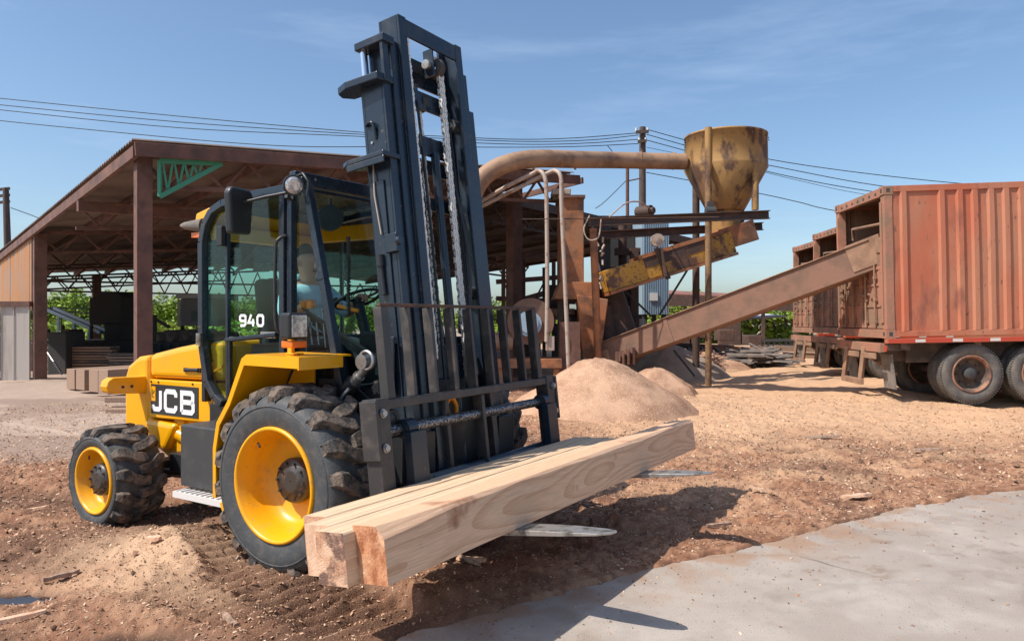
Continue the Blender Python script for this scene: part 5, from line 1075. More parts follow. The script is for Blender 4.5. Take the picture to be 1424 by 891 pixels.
def letter(nm, strokes, x, z, sx_, sz_, t, y0, y1, par, m='white', slant=0.0):
    b = MB()
    for s_, cl in strokes: stroke(b, [(x + (u + slant * v) * sx_, z + v * sz_) for u, v in s_], t, y0, y1, cl)
    return b.build(nm, m, par)
J = [([(0.0, 0.22), (0.0, 0.10), (0.10, 0.0), (0.52, 0.0), (0.66, 0.10), (0.66, 1.0)], False)]
Cc = [([(1, 0.72), (1, 0.86), (0.86, 1), (0.14, 1), (0, 0.86), (0, 0.14), (0.14, 0), (0.86, 0), (1, 0.14), (1, 0.28)], False)]
Bb = [([(0, 0), (0, 1), (0.82, 1), (0.95, 0.88), (0.95, 0.62), (0.84, 0.52), (0.0, 0.52)], False), ([(0.80, 0.52), (0.98, 0.40), (0.98, 0.12), (0.84, 0), (0, 0)], False)]
ly0, ly1 = -0.5715, -0.5682
letter('letter', J, -2.27, 0.915, 0.17, 0.165, 0.042, ly0, ly1, bd); letter('letter', Cc, -2.085, 0.915, 0.155, 0.165, 0.042, ly0, ly1, bd); letter('letter', Bb, -1.845, 0.915, 0.165, 0.165, 0.042, ly0, ly1, bd)
b = MB(); b.box(-2.295, -2.235, -0.5715, -0.5682, 0.985, 1.115); b.build('yellow_emblem', 'yellow', bd)
b = MB(); b.bar((-2.28, -0.573, 1.02), (-2.25, -0.573, 1.02), .002, .006); b.bar((-2.28, -0.573, 1.02), (-2.28, -0.573, 1.09), .002, .006); b.bar((-2.265, -0.573, 1.05), (-2.25, -0.573, 1.08), .002, .01); b.build('emblem_mark', 'decal', bd)
b = MB(); b.bar((-1.50, -0.566, 1.30), (-1.42, -0.566, 1.42), .002, .004); b.bar((-1.42, -0.566, 1.42), (-1.38, -0.566, 1.30), .002, .004); b.bar((-1.38, -0.566, 1.30), (-1.50, -0.566, 1.30), .002, .004); b.build('safety_pictogram', 'orange', fl)
# side tank, cap, steps
b = MB(); b.box(-1.30, -0.66, -0.94, -0.62, 0.42, 0.895); tk = P('tank', 'greybox', b, 0.012)
b = MB(); b.cyl((-0.94, -0.82, 0.896), (-0.94, -0.82, 0.955), 0.055, n=18); b.cyl((-0.94, -0.82, 0.956), (-0.94, -0.82, 0.968), 0.04, n=14); b.build('cap', 'black', tk)
b = MB(); b.box(-0.86, -0.68, -0.92, -0.64, 0.896, 0.906); b.build('lid', 'greybox', tk)
st = MB(); st.box(-1.26, -0.66, -1.03, -1.015, 0.355, 0.40); st.box(-1.26, -0.66, -0.80, -0.785, 0.355, 0.40); st.box(-1.26, -1.245, -1.014, -0.801, 0.355, 0.40); st.box(-.675, -.66, -1.014, -0.801, 0.355, 0.40); stp = P('step', 'alu', st, 0)
b = MB()
for k in range(9): b.box(-1.21 + k * 0.062, -1.185 + k * 0.062, -1.012, -0.803, 0.385, 0.404)
for k in range(3): b.box(-1.24, -.68, -0.985 + k * 0.06, -0.975 + k * 0.06, 0.375, 0.392)
b.build('grating', 'alu', stp)
b = MB(); b.bar((-0.66, -1.02, 0.40), (-0.60, -1.02, 0.30), 0.04, 0.05); b.bar((-0.60, -1.02, 0.30), (-0.60, -1.02, 0.75), 0.04, 0.05); P('step_hanger', 'yellow', b)
# fenders
def fender(s):
    prof_o = [(0.225, 1.47), (-0.285, 1.475), (-0.335, 1.445), (-0.49, 1.14), (-0.61, 0.985), (-0.65, 0.80), (-0.65, 0.45)]
    def strip(off, y0, y1, nm, par=fl):
        b = MB(); n = len(prof_o); q = []
        C = Vector((0.1, 0.6))
        inn = [(0.225, prof_o[0][1] - off), (-0.262, 1.475 - off), (-0.31, 1.40), (-0.462, 1.115), (-0.578, 0.965), (-0.618, 0.79), (-0.618, 0.45)] if off > 0.03 else [(0.225, 1.47 - off), (-0.28, 1.475 - off), (-0.32, 1.435), (-0.475, 1.13), (-0.595, 0.98), (-0.636, 0.80), (-0.636, 0.45)]
        for i in range(n - 1):
            a, c = prof_o[i], prof_o[i + 1]; d, e = inn[i], inn[i + 1]
            b.hexa([(a[0], y0, a[1]), (c[0], y0, c[1]), (e[0], y0, e[1]), (d[0], y0, d[1]), (a[0], y1, a[1]), (c[0], y1, c[1]), (e[0], y1, e[1]), (d[0], y1, d[1])])
        return b.build(nm, 'yellow', par)
    f = strip(0.012, s * 1.098, s * 0.63, 'fender')
    strip(0.075, s * 1.112, s * 1.099, 'fender_lip', f)
    b = MB(); b.box(0.226, 0.238, min(s * 1.112, s * .72), max(s * 1.112, s * .72), 1.385, 1.47); b.build('front_lip', 'yellow', f)
    b = MB(); b.prism([(-0.12, 1.45), (-0.27, 1.45), (-0.47, 1.12), (-0.6, 0.96), (-0.62, 0.7), (-0.5, 0.72), (-0.12, 1.25)], s * 0.640, s * 0.652, 'xz'); b.build('inner_wall', 'yellow', f)
fender(-1); fender(1)
# cab
CY = 0.62
ck = MB(); ck.box(-1.42, 0.10, -0.60, 0.60, 0.86, 1.02); P('cab_floor', 'black', ck)
def tubeP(nm, pts, w_, h_, m='navy', par=None):
    b = MB()
    for a, c in zip(pts[:-1], pts[1:]): b.bar(a, c, w_, h_, up=(0, 1, 0))
    return P(nm, m, b, 0.006, par)
for s in (-1, 1):
    y = s * CY
    rear = [(-1.20, y, 1.03), (-1.30, y, 1.08), (-1.40, y, 1.20), (-1.47, y, 1.50), (-1.475, y, 2.35), (-1.43, y, 2.50), (-1.34, y, 2.60), (-1.20, y, 2.65), (-0.85, y, 2.685), (-0.42, y, 2.70)]
    tubeP('rear_pillar', rear, 0.06, 0.065)
    tubeP('door_post', [(-0.475, y, 1.02), (-0.475, y, 2.68)], 0.055, 0.07)
    tubeP('door_post', [(-0.395, y, 1.02), (-0.395, y, 2.68)], 0.05, 0.06)
    tubeP('windscreen_pillar', [(-0.22, y, 2.68), (-0.055, y, 2.0), (0.13, y * 1.0, 1.22)], 0.06, 0.06)
    tubeP('quarter_rail', [(-0.45, y, 2.70), (-0.20, y, 2.69)], 0.05, 0.06)
    tubeP('mid_bar', [(-1.145, y * 1.01, 2.60), (-1.135, y * 1.01, 1.06)], 0.03, 0.035)
    # door lower frame and panel
    if s < 0:
        d = tubeP('door_frame', [(-1.11, y * 1.015, 1.55), (-0.51, y * 1.015, 1.60)], 0.03, 0.11)
        b = MB(); b.box(-0.70, -0.53, y * 1.015 - 0.035, y * 1.015 - 0.018, 1.57, 1.62); b.cyl((-0.58, -0.672, 1.597), (-0.58, -0.682, 1.597), 0.012, n=8); b.build('handle', 'steel', d)
        b = MB(); b.box(-1.07, -0.98, y * 1.015 - 0.04, y * 1.015 - 0.018, 1.545, 1.575); b.build('latch', 'steel', d)
        tubeP('door_lower_frame', [(-1.11, y * 1.01, 1.55), (-1.11, y * 1.01, 1.12), (-0.90, y * 1.01, 1.04), (-0.51, y * 1.01, 1.06)], 0.02, 0.035)
        b = MB(); b.box(-1.20, -1.13, y - 0.075, y - 0.033, 2.30, 2.46); P('hinge', 'black', b); b = MB(); b.cyl((-1.46, y - 0.05, 1.60), (-1.46, y - 0.05, 1.50), 0.022, n=10); P('hinge', 'steel', b)
    # glazing
    b = MB(); yy = y * 0.985
    b.prism([(-1.445, 1.52), (-1.445, 2.34), (-1.41, 2.47), (-1.33, 2.57), (-1.20, 2.62), (-1.155, 2.62), (-1.155, 1.52)], yy, yy + 0.004, 'xz'); P('side_window', 'glass', b, 0)
    b = MB(); b.prism([(-1.13, 1.60), (-1.13, 2.62), (-0.50, 2.665), (-0.50, 1.63)], yy, yy + 0.004, 'xz'); wn = P('side_window', 'glass', b, 0)
    b = MB(); b.prism([(-1.10, 1.08), (-1.10, 1.50), (-0.50, 1.55), (-0.50, 1.08)], yy, yy + 0.004, 'xz'); P('lower_window', 'glass', b, 0)
    b = MB(); b.prism([(-1.43, 1.50), (-1.37, 1.22), (-1.28, 1.12), (-1.14, 1.06), (-1.14, 1.50)], yy, yy + 0.004, 'xz'); P('lower_window', 'glass', b, 0)
    b = MB(); b.add([(-0.36, yy, 1.30), (-0.36, yy, 2.66), (-0.23, yy, 2.66), (-0.07, yy, 2.0), (0.10, yy, 1.30)], [(0, 1, 2, 3, 4)]); P('quarter_window', 'glass', b, 0)
    b = MB(); b.prism([(-0.44, 1.03), (-0.44, 1.285), (0.10, 1.285), (0.22, 1.03)], yy - 0.01, yy + 0.014, 'xz'); P('kick_panel', 'black', b, 0)
    if s < 0:
        G9 = [([(1, 0.46), (0.2, 0.46), (0, 0.6), (0, 0.86), (0.2, 1), (0.8, 1), (1, 0.86), (1, 0.16), (0.8, 0), (0.08, 0.0)], False)]; G4 = [([(0.45, 1.08), (0.0, 0.30), (1.05, 0.30)], False), ([(0.8, 0.65), (0.8, -0.08)], False)]; G0 = [([(0, 0.18), (0, 0.82), (0.2, 1), (0.8, 1), (1, 0.82), (1, 0.18), (0.8, 0), (0.2, 0)], True)]
        for gg, xx in ((G9, -1.005), (G4, -0.90), (G0, -0.795)): letter('letter', gg, xx, 1.665, 0.068, 0.080, 0.021, yy - 0.006, yy - 0.001, wn)
# windscreen, rear glass, roof
b = MB(); b.add([(-0.235, -0.585, 2.66), (-0.235, 0.585, 2.66), (-0.07, 0.585, 2.0), (-0.07, -0.585, 2.0), (0.115, 0.585, 1.24), (0.115, -0.585, 1.24)], [(0, 1, 2, 3), (3, 2, 4, 5)]); P('windscreen', 'glass', b, 0)
b = MB(); b.box(0.08, 0.135, -0.65, 0.65, 1.15, 1.235); b.box(0.085, 0.12, -0.6, 0.6, 0.9, 1.15); P('cowl', 'navy', b)
b = MB(); b.box(-1.478, -1.474, -0.585, 0.585, 1.55, 2.42); P('rear_window', 'glass', b, 0)
b = MB(); b.box(-1.50, -1.452, -0.62, 0.62, 1.03, 1.55); P('rear_panel', 'black', b)
b = MB(); b.prism([(-1.30, 2.60), (-1.18, 2.655), (-0.85, 2.69), (-0.42, 2.705), (-0.42, 2.74), (-0.85, 2.725), (-1.2, 2.69), (-1.33, 2.63)], -0.59, 0.59, 'xz'); P('roof', 'navy', b)
b = MB(); b.prism([(-1.42, 2.42), (-1.53, 2.46), (-1.62, 2.53), (-1.60, 2.605), (-1.30, 2.672), (-1.24, 2.668), (-1.36, 2.60), (-1.45, 2.50)], -0.60, 0.60, 'xz'); P('roof_rear_cowl', 'yellow', b, 0.012)
b = MB(); b.box(-1.40, -0.5, 0.50, 0.57, 2.44, 2.58); b.box(-1.45, -1.38, -0.57, 0.57, 2.38, 2.50); P('inner_roof_trim', 'yellow', b)
b = MB(); b.cyl((-1.66, -0.66, 2.50), (-1.50, -0.60, 2.495), 0.03, 0.062, n=16); b.cyl((-1.70, -0.675, 2.50), (-1.661, -0.66, 2.50), 0.012, 0.03, n=16); bc = P('rear_lamp', 'flap', b, 0)
b = MB(); b.box(-1.62, -1.5, -0.63, -0.57, 2.40, 2.44); b.build('lens', 'amber', bc)
# front visor beam with lamps
b = MB(); b.bar((-0.30, -0.70, 2.755), (-0.22, 0.70, 2.755), 0.07, 0.10); b.box(-0.40, -0.22, -0.68, -0.60, 2.71, 2.76); vb = P('visor_beam', 'navy', b)
for k in range(3):
    b = MB(); b.cyl((-0.262, -0.52 + k * 0.14, 2.765), (-0.25, -0.52 + k * 0.14, 2.765), 0.012, n=8); b.build('bolt', 'steel', vb)
def lamp(p, dirv, r, par, nm='work_lamp'):
    p = Vector(p); d = Vector(dirv).normalized(); b = MB(); b.cyl(p - d * 0.10, p - d * 0.02, r * 0.55, r * 1.0, n=24); b.cyl(p - d * 0.02, p, r * 1.05, r * 1.02, n=24); o = P(nm, 'black', b, 0, par)
    b = MB(); b.cyl(p + d * 0.001, p + d * 0.012, r * 0.85, r * 0.6, n=24); b.build('lens', 'lens', o); return o
lamp((-0.19, -0.78, 2.675), (0.85, -0.55, -0.12), 0.072, fl); lamp((-0.19, 0.78, 2.675), (0.85, 0.55, -0.12), 0.072, fl)
b = MB(); b.tube([(-0.25, -0.80, 2.60), (-0.28, -0.71, 2.58), (-0.28, -0.69, 2.74)], 0.014, 8); b.tube([(-0.12, -0.72, 2.60), (-0.10, -0.72, 2.70), (-0.14, -0.74, 2.76), (-0.25, -0.70, 2.76)], 0.012, 8); P('lamp_bracket', 'black', b, 0)
# mirrors
for s in (-1, 1):
    b = MB(); b.tube([(-0.38, s * 0.66, 2.66), (-0.55, s * 0.74, 2.63), (-0.72, s * 0.80, 2.595)], 0.013, 8); am = P('mirror_arm', 'black', b, 0)
    b = MB(); c0 = Vector((-0.76, s * 0.82, 2.525)); b.X = Matrix.Translation(c0) @ Matrix.Rotation(s * R(-8), 4, 'Z')
    b.prism([(-0.10, -0.175), (0.10, -0.165), (0.125, 0.13), (0.10, 0.175), (-0.09, 0.18), (-0.12, 0.14)], -0.03, 0.04, 'yz'); mi = P('mirror', 'black', b, 0.022, am, seg=3)
# grab rail
b = MB(); b.tube(bez([(-0.42, -0.655, 2.34), (-0.45, -0.70, 2.31), (-0.47, -0.71, 2.22), (-0.47, -0.71, 1.70), (-0.44, -0.68, 1.60), (-0.40, -0.66, 1.52)], 5), 0.013, 8); P('grab_rail', 'black', b, 0)
# indicator post on the fender, headlamp with amber light
b = MB(); b.box(-0.06, -0.02, -0.95, -0.92, 1.47, 1.74); b.box(-0.06, 0.06, -0.97, -0.91, 1.475, 1.485); P('lamp_post', 'yellow', b, 0.004)
b = MB(); b.X = Matrix.Translation((0.07, -1.0, 1.665)) @ Matrix.Rotation(R(-6), 4, 'Z'); b.box(-0.07, 0.045, -0.075, 0.085, -0.085, 0.095); hl = P('headlamp', 'black', b, 0.02, seg=3)
b = MB(); b.X = Matrix.Translation((0.07, -1.0, 1.665)) @ Matrix.Rotation(R(-6), 4, 'Z'); b.box(0.046, 0.052, -0.055, 0.065, -0.068, 0.078); b.build('lens', 'lens', hl, bevel=0.006)
b = MB(); b.box(0.0, 0.11, -1.055, -0.925, 1.525, 1.572); b.build('indicator', 'amber', hl, bevel=0.008)
b = MB(); b.X = Matrix.Translation((0.07, 1.0, 1.665)); b.box(-0.07, 0.05, -0.075, 0.085, -0.085, 0.095); P('headlamp', 'black', b, 0.02)
# inside the cab
b = MB(); b.box(-1.22, -0.72, -0.27, 0.27, 1.30, 1.45); b.X = Matrix.Translation((-1.16, 0, 1.45)) @ Matrix.Rotation(R(-8), 4, 'Y'); b.box(-0.08, 0.05, -0.26, 0.26, 0, 0.62); P('seat', 'seat', b, 0.05, seg=3)
b = MB(); b.box(-1.2, -0.75, -0.25, 0.25, 1.02, 1.30); b.box(-1.40, -0.25, 0.33, 0.56, 1.02, 1.58); b.box(-0.95, -0.30, -0.56, -0.36, 1.02, 1.52); P('console', 'black', b, 0.02)
b = MB(); b.lathe([(0.19 + 0.014 * math.cos(t * math.pi / 4), 0.014 * math.sin(t * math.pi / 4)) for t in range(9)], 36, 'z')
for a in (0.5, 2.6, 4.7): b.bar((0, 0, -0.02), (0.19 * math.cos(a), 0.19 * math.sin(a), 0), 0.03, 0.012)
b.cyl((0, 0, -0.04), (0, 0, 0.01), 0.05, n=16)
sw = P('steering_wheel', 'black', b, 0, loc=(-0.36, 0.04, 1.88), rot=(0, R(-24), 0))
b = MB(); b.cyl((-0.13, -0.12, 0.01), (-0.13, -0.12, 0.06), 0.02, 0.028, n=10); b.build('steering_knob', 'black', sw)
b = MB(); b.cyl((-0.36, 0.04, 1.86), (-0.16, 0.04, 1.25), 0.045, n=12); b.box(-0.2, 0.06, -0.12, 0.2, 1.2, 1.62); P('steering_column', 'black', b, 0.02)
b = MB()
for k in range(4): b.cyl((-0.37 + k * 0.05, -0.44 + k * .02, 1.5), (-0.41 + k * 0.055, -0.45 + k * 0.02, 1.80), 0.008, n=6)
P('control_levers', 'steel', b, 0)
for k in range(2):
    b = MB(); b.cyl((-0.44 + k * 0.07, -0.47, 1.80), (-0.44 + k * 0.07, -0.47, 1.855), 0.026, 0.030, n=12); P('lever_knob', 'orange', b, 0)
b = MB(); b.bar((-0.30, -0.25, 1.82), (-0.14, -0.18, 1.78), 0.03, 0.03); P('direction_lever', 'orange', b, 0.006)
b = MB(); b.tube(bez([(-1.25, 0.25, 1.5), (-1.26, 0.2, 1.95), (-1.15, 0.18, 2.1), (-1.0, 0.18, 2.12)], 6), 0.045, 10); P('exhaust_pipe', 'steel', b, 0)
b = MB(); b.tube([(-0.13, -0.30 + 0.01 * math.sin(k * 3.1), 2.35 - k * 0.01) for k in range(60)], [0.018 if k % 3 else 0.012 for k in range(60)], 8); P('coiled_cable', 'black', b, 0)
b = MB(); b.cyl((-0.32, -0.32, 2.50), (-0.26, -0.36, 2.50), 0.10, n=20); b.cyl((-0.36, -0.28, 2.48), (-0.33, -0.30, 2.48), 0.06, n=16); b.bar((-0.33, -0.3, 2.66), (-0.33, -0.3, 2.55), 0.02, 0.02); P('fan', 'black', b, 0)
for k in range(4):
    b = MB(); a = Vector((-0.42, -0.50 + k * 0.035, 1.80 - k * 0.04)); b.bar(a, a + Vector((0.62, 0.28, -0.42)), 0.012, 0.018); P('wiper_linkage', 'black', b, 0)
# ---- mast (frame tilted back)
TH = R(-6.7)
def channel(b, y0, y1, x0, x1, z0, z1, s, tf=0.022, tw=0.016):
    """upright channel open towards the middle; s = side sign; y0 inner, y1 outer (absolute)"""
    b.box(x0 + tf, x1 - tf, s * y1 - s * tw, s * y1, z0, z1) if s > 0 else b.box(x0 + tf, x1 - tf, -y1, -y1 + tw, z0, z1)
    for xa in (x0, x1 - tf): b.box(xa, xa + tf, min(s * y0, s * y1), max(s * y0, s * y1), z0, z1)
b = MB()
for s in (-1, 1): channel(b, 0.465, 0.548, -0.265, -0.05, 0.28, 3.45, s)
b.box(-0.275, -0.255, -0.46, 0.46, 2.90, 3.02); b.box(-0.275, -0.255, -0.46, 0.46, 0.5, 0.8); b.box(-0.275, -0.255, -0.46, 0.46, 1.5, 1.62)
mast = b.build('mast', 'navy', fl, bevel=0.004, loc=(0.90, 0, 0), rot=(0, TH, 0))
b = MB()
for s in (-1, 1): channel(b, 0.385, 0.462, -0.24, -0.03, 0.42, 3.73, s)
b.box(-0.235, -0.215, -0.38, 0.38, 3.58, 3.73); b.box(-0.235, -0.215, -0.38, 0.38, 2.60, 2.70)
b.build('middle_mast', 'navy', mast, bevel=0.004)
b = MB()
for s in (-1, 1): channel(b, 0.298, 0.382, -0.19, 0.0, 0.50, 3.935, s)
b.box(-0.025, -0.002, -0.296, 0.296, 3.80, 3.925); b.box(-0.185, -0.165, -0.296, 0.296, 3.66, 3.76); b.box(-0.16, -0.14, -0.296, 0.296, 3.00, 3.15); b.box(-0.16, -0.14, -0.296, 0.296, 3.36, 3.50)
b.box(-0.16, -0.14, -0.296, 0.296, 1.1, 1.55); b.box(-0.16, -0.14, -0.296, 0.296, 0.55, 0.75)
b.build('inner_mast', 'navy', mast, bevel=0.004)
# stiffening edge and rub strip on the outer channels
b = MB()
for s in (-1, 1):
    b.box(-0.285, -0.267, min(s * .49, s * .53), max(s * .49, s * .53), 0.9, 3.42)
    b.box(-0.25, -0.12, min(s * .549, s * .562), max(s * .549, s * .562), 0.8, 2.72)
b.build('stiffener', 'navy', mast, bevel=0.004)
for s in (-1, 1):
    # lift cylinders behind the outer channels with bright rod and cap plate
    b = MB(); b.cyl((-0.235, s * 0.42, 0.5), (-0.235, s * 0.42, 3.30), 0.030, n=18); b.build('lift_cylinder', 'navy', mast)
    b = MB(); b.cyl((-0.235, s * 0.52, 3.30), (-0.235, s * 0.52, 3.68), 0.027, n=16); b.build('cylinder_rod', 'chrome', mast)
    if s > 0: continue
    b = MB(); b.box(-0.275, -0.0, min(s * .45, s * .57), max(s * .45, s * .57), 3.68, 3.735); b.box(-0.05, -0.02, min(s * .50, s * .56), max(s * .50, s * .56), 3.40, 3.70); b.build('cap_plate', 'navy', mast, bevel=0.006)
for s in (-1,):
    # plate brackets
    b = MB(); pl = [(-0.03, 0.55), (-0.04, 0.62), (-0.33, 0.64), (-0.44, 0.60), (-0.47, 0.53), (-0.42, 0.45), (-0.27, 0.44), (-0.03, 0.46)]
    b.prism([(x, s * y) for x, y in pl], 3.40, 3.455, 'xy'); b.build('guide_bracket', 'navy', mast, bevel=0.008)
    b = MB(); pl = [(-0.03, 0.55), (-0.03, 0.64), (-0.38, 0.64), (-0.45, 0.60), (-0.42, 0.45), (-0.27, 0.44), (-0.03, 0.46)]
    b.prism([(x, s * y) for x, y in pl], 2.86, 2.895, 'xy'); b.box(-0.38, -0.03, min(s * .630, s * .642), max(s * .630, s * .642), 2.81, 2.859); b.build('guide_bracket', 'navy', mast, bevel=0.006)
    b = MB(); b.box(-0.14, -0.03, min(s * .55, s * .585), max(s * .55, s * .585), 2.20, 2.33); b.cyl((-0.03, s * 0.57, 2.27), (-0.0, s * 0.57, 2.27), 0.03, n=12); b.build('valve_block', 'navy', mast, bevel=0.006)
    b = MB(); b.cyl((-0.20, s * 0.575, 2.17), (-0.19, s * 0.575, 1.92), 0.02, n=10); b.cyl((-0.20, s * 0.575, 2.20), (-0.20, s * 0.575, 2.12), 0.03, n=10); b.build('damper', 'black', mast)
    b = MB(); b.tube([(-0.20, s * 0.56, 2.86), (-0.20, s * 0.575, 2.62), (-0.17, s * 0.575, 2.34)], 0.006, 6); b.build('hose', 'conduit', mast)
    b = MB(); b.tube(bez([(-0.16, s * .55, 3.02), (-0.16, s * .57, 3.12), (-0.20, s * .57, 3.14), (-0.24, s * .555, 3.13)], 4), 0.012, 6); b.build('hook', 'navy', mast)
def chain(x, y, z0, z1, w_=0.034):
    b = MB(); n = int((z1 - z0) / 0.05)
    for k in range(n):
        z = z0 + (k + 0.5) * (z1 - z0) / n; wd = w_ if k % 2 else w_ * 0.62
        b.cur = 0
        for t in ((-wd / 2, -wd / 2 + 0.009), (wd / 2 - 0.009, wd / 2)) + (((-0.005, 0.005),) if k % 2 else ()):
            b.prism([(x - 0.010, z - 0.030), (x + 0.010, z - 0.030), (x + 0.016, z - 0.018), (x + 0.012, z), (x + 0.016, z + 0.018), (x + 0.010, z + 0.030), (x - 0.010, z + 0.030), (x - 0.016, z + 0.018), (x - 0.012, z), (x - 0.016, z - 0.018)], y + t[0], y + t[1], 'xz')
        b.cur = 1; b.cyl((x, y - w_ * 0.56, z - 0.025), (x, y + w_ * 0.56, z - 0.025), 0.009, n=6, smooth=False)
    return b.build('lift_chain', ['chain', 'chainpin'], mast)
chain(-0.03, -0.275, 1.45, 3.80); chain(-0.06, 0.135, 1.3, 3.74, 0.05); chain(-0.20, 0.02, 1.2, 3.45, 0.03); chain(-0.09, 0.20, 1.2, 3.70, 0.03)
for (x_, y_, z_, r_) in ((-0.08, 0.08, 3.70, 0.082), (-0.20, 0.0, 3.44, 0.075)):
    b = MB(); b.lathe([(r_ * .4, -.03), (r_, -.03), (r_ * .88, -.015), (r_ * .88, .015), (r_, .03), (r_ * .4, .03)], 28, 'y', c=(x_, y_ + 0.03, z_)); pu = b.build('pulley', 'dark', mast)
    b = MB(); b.box(x_ - 0.04, x_ + 0.05, y_ - 0.055, y_ - 0.04, z_ - 0.09, z_ + 0.12); b.build('pulley_plate', 'navy', mast)
    b = MB(); b.cyl((x_, y_ - 0.09, z_), (x_, y_ - 0.056, z_), 0.036, n=16); b.build('pulley_bolt', 'steel', pu)
b = MB(); b.cyl((-0.12, 0.06, 0.6), (-0.12, 0.06, 3.02), 0.034, n=14); b.cyl((-0.23, -0.08, 1.6), (-0.23, -0.08, 3.35), 0.03, n=12); b.build('centre_cylinder', 'navy', mast)
b = MB(); b.tube([(-0.22, -0.16, 3.05), (-0.22, -0.16, 2.85), (-0.21, -0.15, 2.7)], 0.015, 8); b.cyl((-0.22, -0.155, 2.88), (-0.22, -0.155, 2.80), 0.032, n=12); b.build('hydraulic_fitting', 'steel', mast)
for y_ in (-0.10, 0.26, 0.29):
    b = MB(); b.tube([(-0.10, y_, 0.7), (-0.10, y_, 2.4), (-0.12, y_, 3.4)], 0.011, 6); b.build('hydraulic_hose', 'black', mast)
for s in (-1, 1):
    for z_ in (0.75, 1.95, 3.30):
        b = MB(); b.cyl((-0.12, s * 0.30, z_), (-0.12, s * 0.372, z_), 0.05, n=18); b.cyl((-0.12, s * 0.27, z_), (-0.12, s * 0.30, z_), 0.025, n=12); b.build('roller', 'steel', mast)
for k in range(6):
    b = MB(); b.cyl((-0.20, -0.5485, 0.9 + k * 0.42), (-0.20, -0.556, 0.9 + k * 0.42), 0.011, n=6); b.build('bolt', 'steel', mast)
b = MB(); b.tube(bez([(-0.10, 0.24, 2.9), (-0.02, 0.23, 2.3), (0.0, 0.18, 1.9), (-0.04, 0.10, 1.5), (-0.06, 0.12, 1.15)], 6), 0.013, 7); b.build('hydraulic_hose', 'black', mast)
# carriage, backrest, forks
cg = MB()
for s in (-1, 1):
    ya, yb_3 = (s * 1.10, s * 0.985); cg.box(0.02, 0.14, min(ya, yb_3), max(ya, yb_3), 0.50, 1.23)
    cg.box(0.02, 0.155, min(s * 1.125, s * 1.101), max(s * 1.125, s * 1.101), 0.86, 1.22)
cg.box(0.04, 0.13, -0.984, 0.984, 1.16, 1.215); cg.box(0.05, 0.11, -0.984, 0.984, 0.545, 0.64)
cg.box(0.04, 0.13, 0.02, 0.055, 0.60, 1.158); cg.box(-0.02, 0.04, -0.30, -0.26, 0.5, 1.16); cg.box(-0.02, 0.04, 0.26, 0.30, 0.5, 1.16)
cr = cg.build('carriage', 'dustblack', fl, bevel=0.006, loc=(0.90, 0, 0), rot=(0, TH, 0))
for s in (-1, 1):
    for z_ in (1.14, 0.93):
        b = MB(); b.cyl((0.155, s * 1.06, z_), (0.168, s * 1.06, z_), 0.021, n=8); b.cyl((0.141, s * 1.06, z_), (0.155, s * 1.06, z_), 0.028, n=12); b.build('bolt', 'steel', cr)
b = MB(); b.cyl((0.075, -0.984, 1.02), (0.075, 0.984, 1.02), 0.036, n=20); b.build('fork_shaft', 'shaft', cr)
b = MB(); b.cyl((0.09, -0.6, 0.655), (0.09, 0.984, 0.655), 0.040, n=18); b.cyl((0.09, 0.02, 0.655), (0.09, 0.06, 0.655), 0.055, n=18); b.build('lower_tube', 'navy', cr)
for k in range(9):
    y = -0.925 + k * 0.23125; b = MB()
    b.box(0.045, 0.115, y - 0.013 - (0.02 if k in (0, 8) else 0), y + 0.013 + (0.02 if k in (0, 8) else 0), 1.217, 1.795); b.build('backrest_bar', 'dustblack', cr, bevel=0.004)
b = MB(); b.box(0.085, 0.11, -0.96, 0.96, 1.797, 1.818); b.build('backrest_top_rod', 'rustdark', cr, bevel=0.004)
for s, yy in ((-1, -0.80), (1, 0.93)):
    b = MB(); b.cur = 1; b.box(0.132, 0.195, yy - 0.075, yy + 0.075, 0.385, 1.00); b.cyl((0.10, yy - 0.045, 1.02), (0.10, yy + 0.045, 1.02), 0.062, n=20); b.cur = 0
    y0, y1 = yy - 0.08, yy + 0.08; tip = [(1.18, y0), (1.40, y0 + 0.02), (1.47, y0 + 0.05), (1.49, yy), (1.47, y1 - 0.05), (1.40, y1 - 0.02), (1.18, y1)]
    zt_ = 0.43
    top = [(0.196, y0)] + [(x, y) for x, y in tip] + [(0.196, y1)]
    n = len(top); vs = [(x, y, zt_ - (0.006 if x > 1.3 else 0)) for x, y in top] + [(x - (0.0 if x < 1 else 0.015), y, zt_ - 0.052 + 0.036 * max(0, (x - 0.3) / 1.2)) for x, y in top]
    b.add(vs, [tuple(range(n)), tuple(range(n, 2 * n))[::-1]] + [(k, n + k, n + (k + 1) % n, (k + 1) % n) for k in range(n)])
    b.build('fork', ['fork', 'navy'], cr, bevel=0.003)
b = MB(); b.tube(bez([(0.02, -0.92, 1.06), (0.05, -0.93, 1.12), (0.06, -0.88, 1.14), (0.06, -0.84, 1.10), (0.06, -0.83, 0.98)], 4), 0.012, 8); b.box(0.0, 0.06, -0.97, -0.84, 0.97, 1.10); b.build('hose_loop', 'black', cr)
b = MB(); b.tube(bez([(-0.05, -0.16, 1.02), (-0.03, -0.20, 1.12), (-0.03, -0.14, 1.16), (-0.03, -0.09, 1.10), (-0.03, -0.10, 1.0)], 4, ), 0.018, 8); b.build('lifting_eye', 'orange', cr)
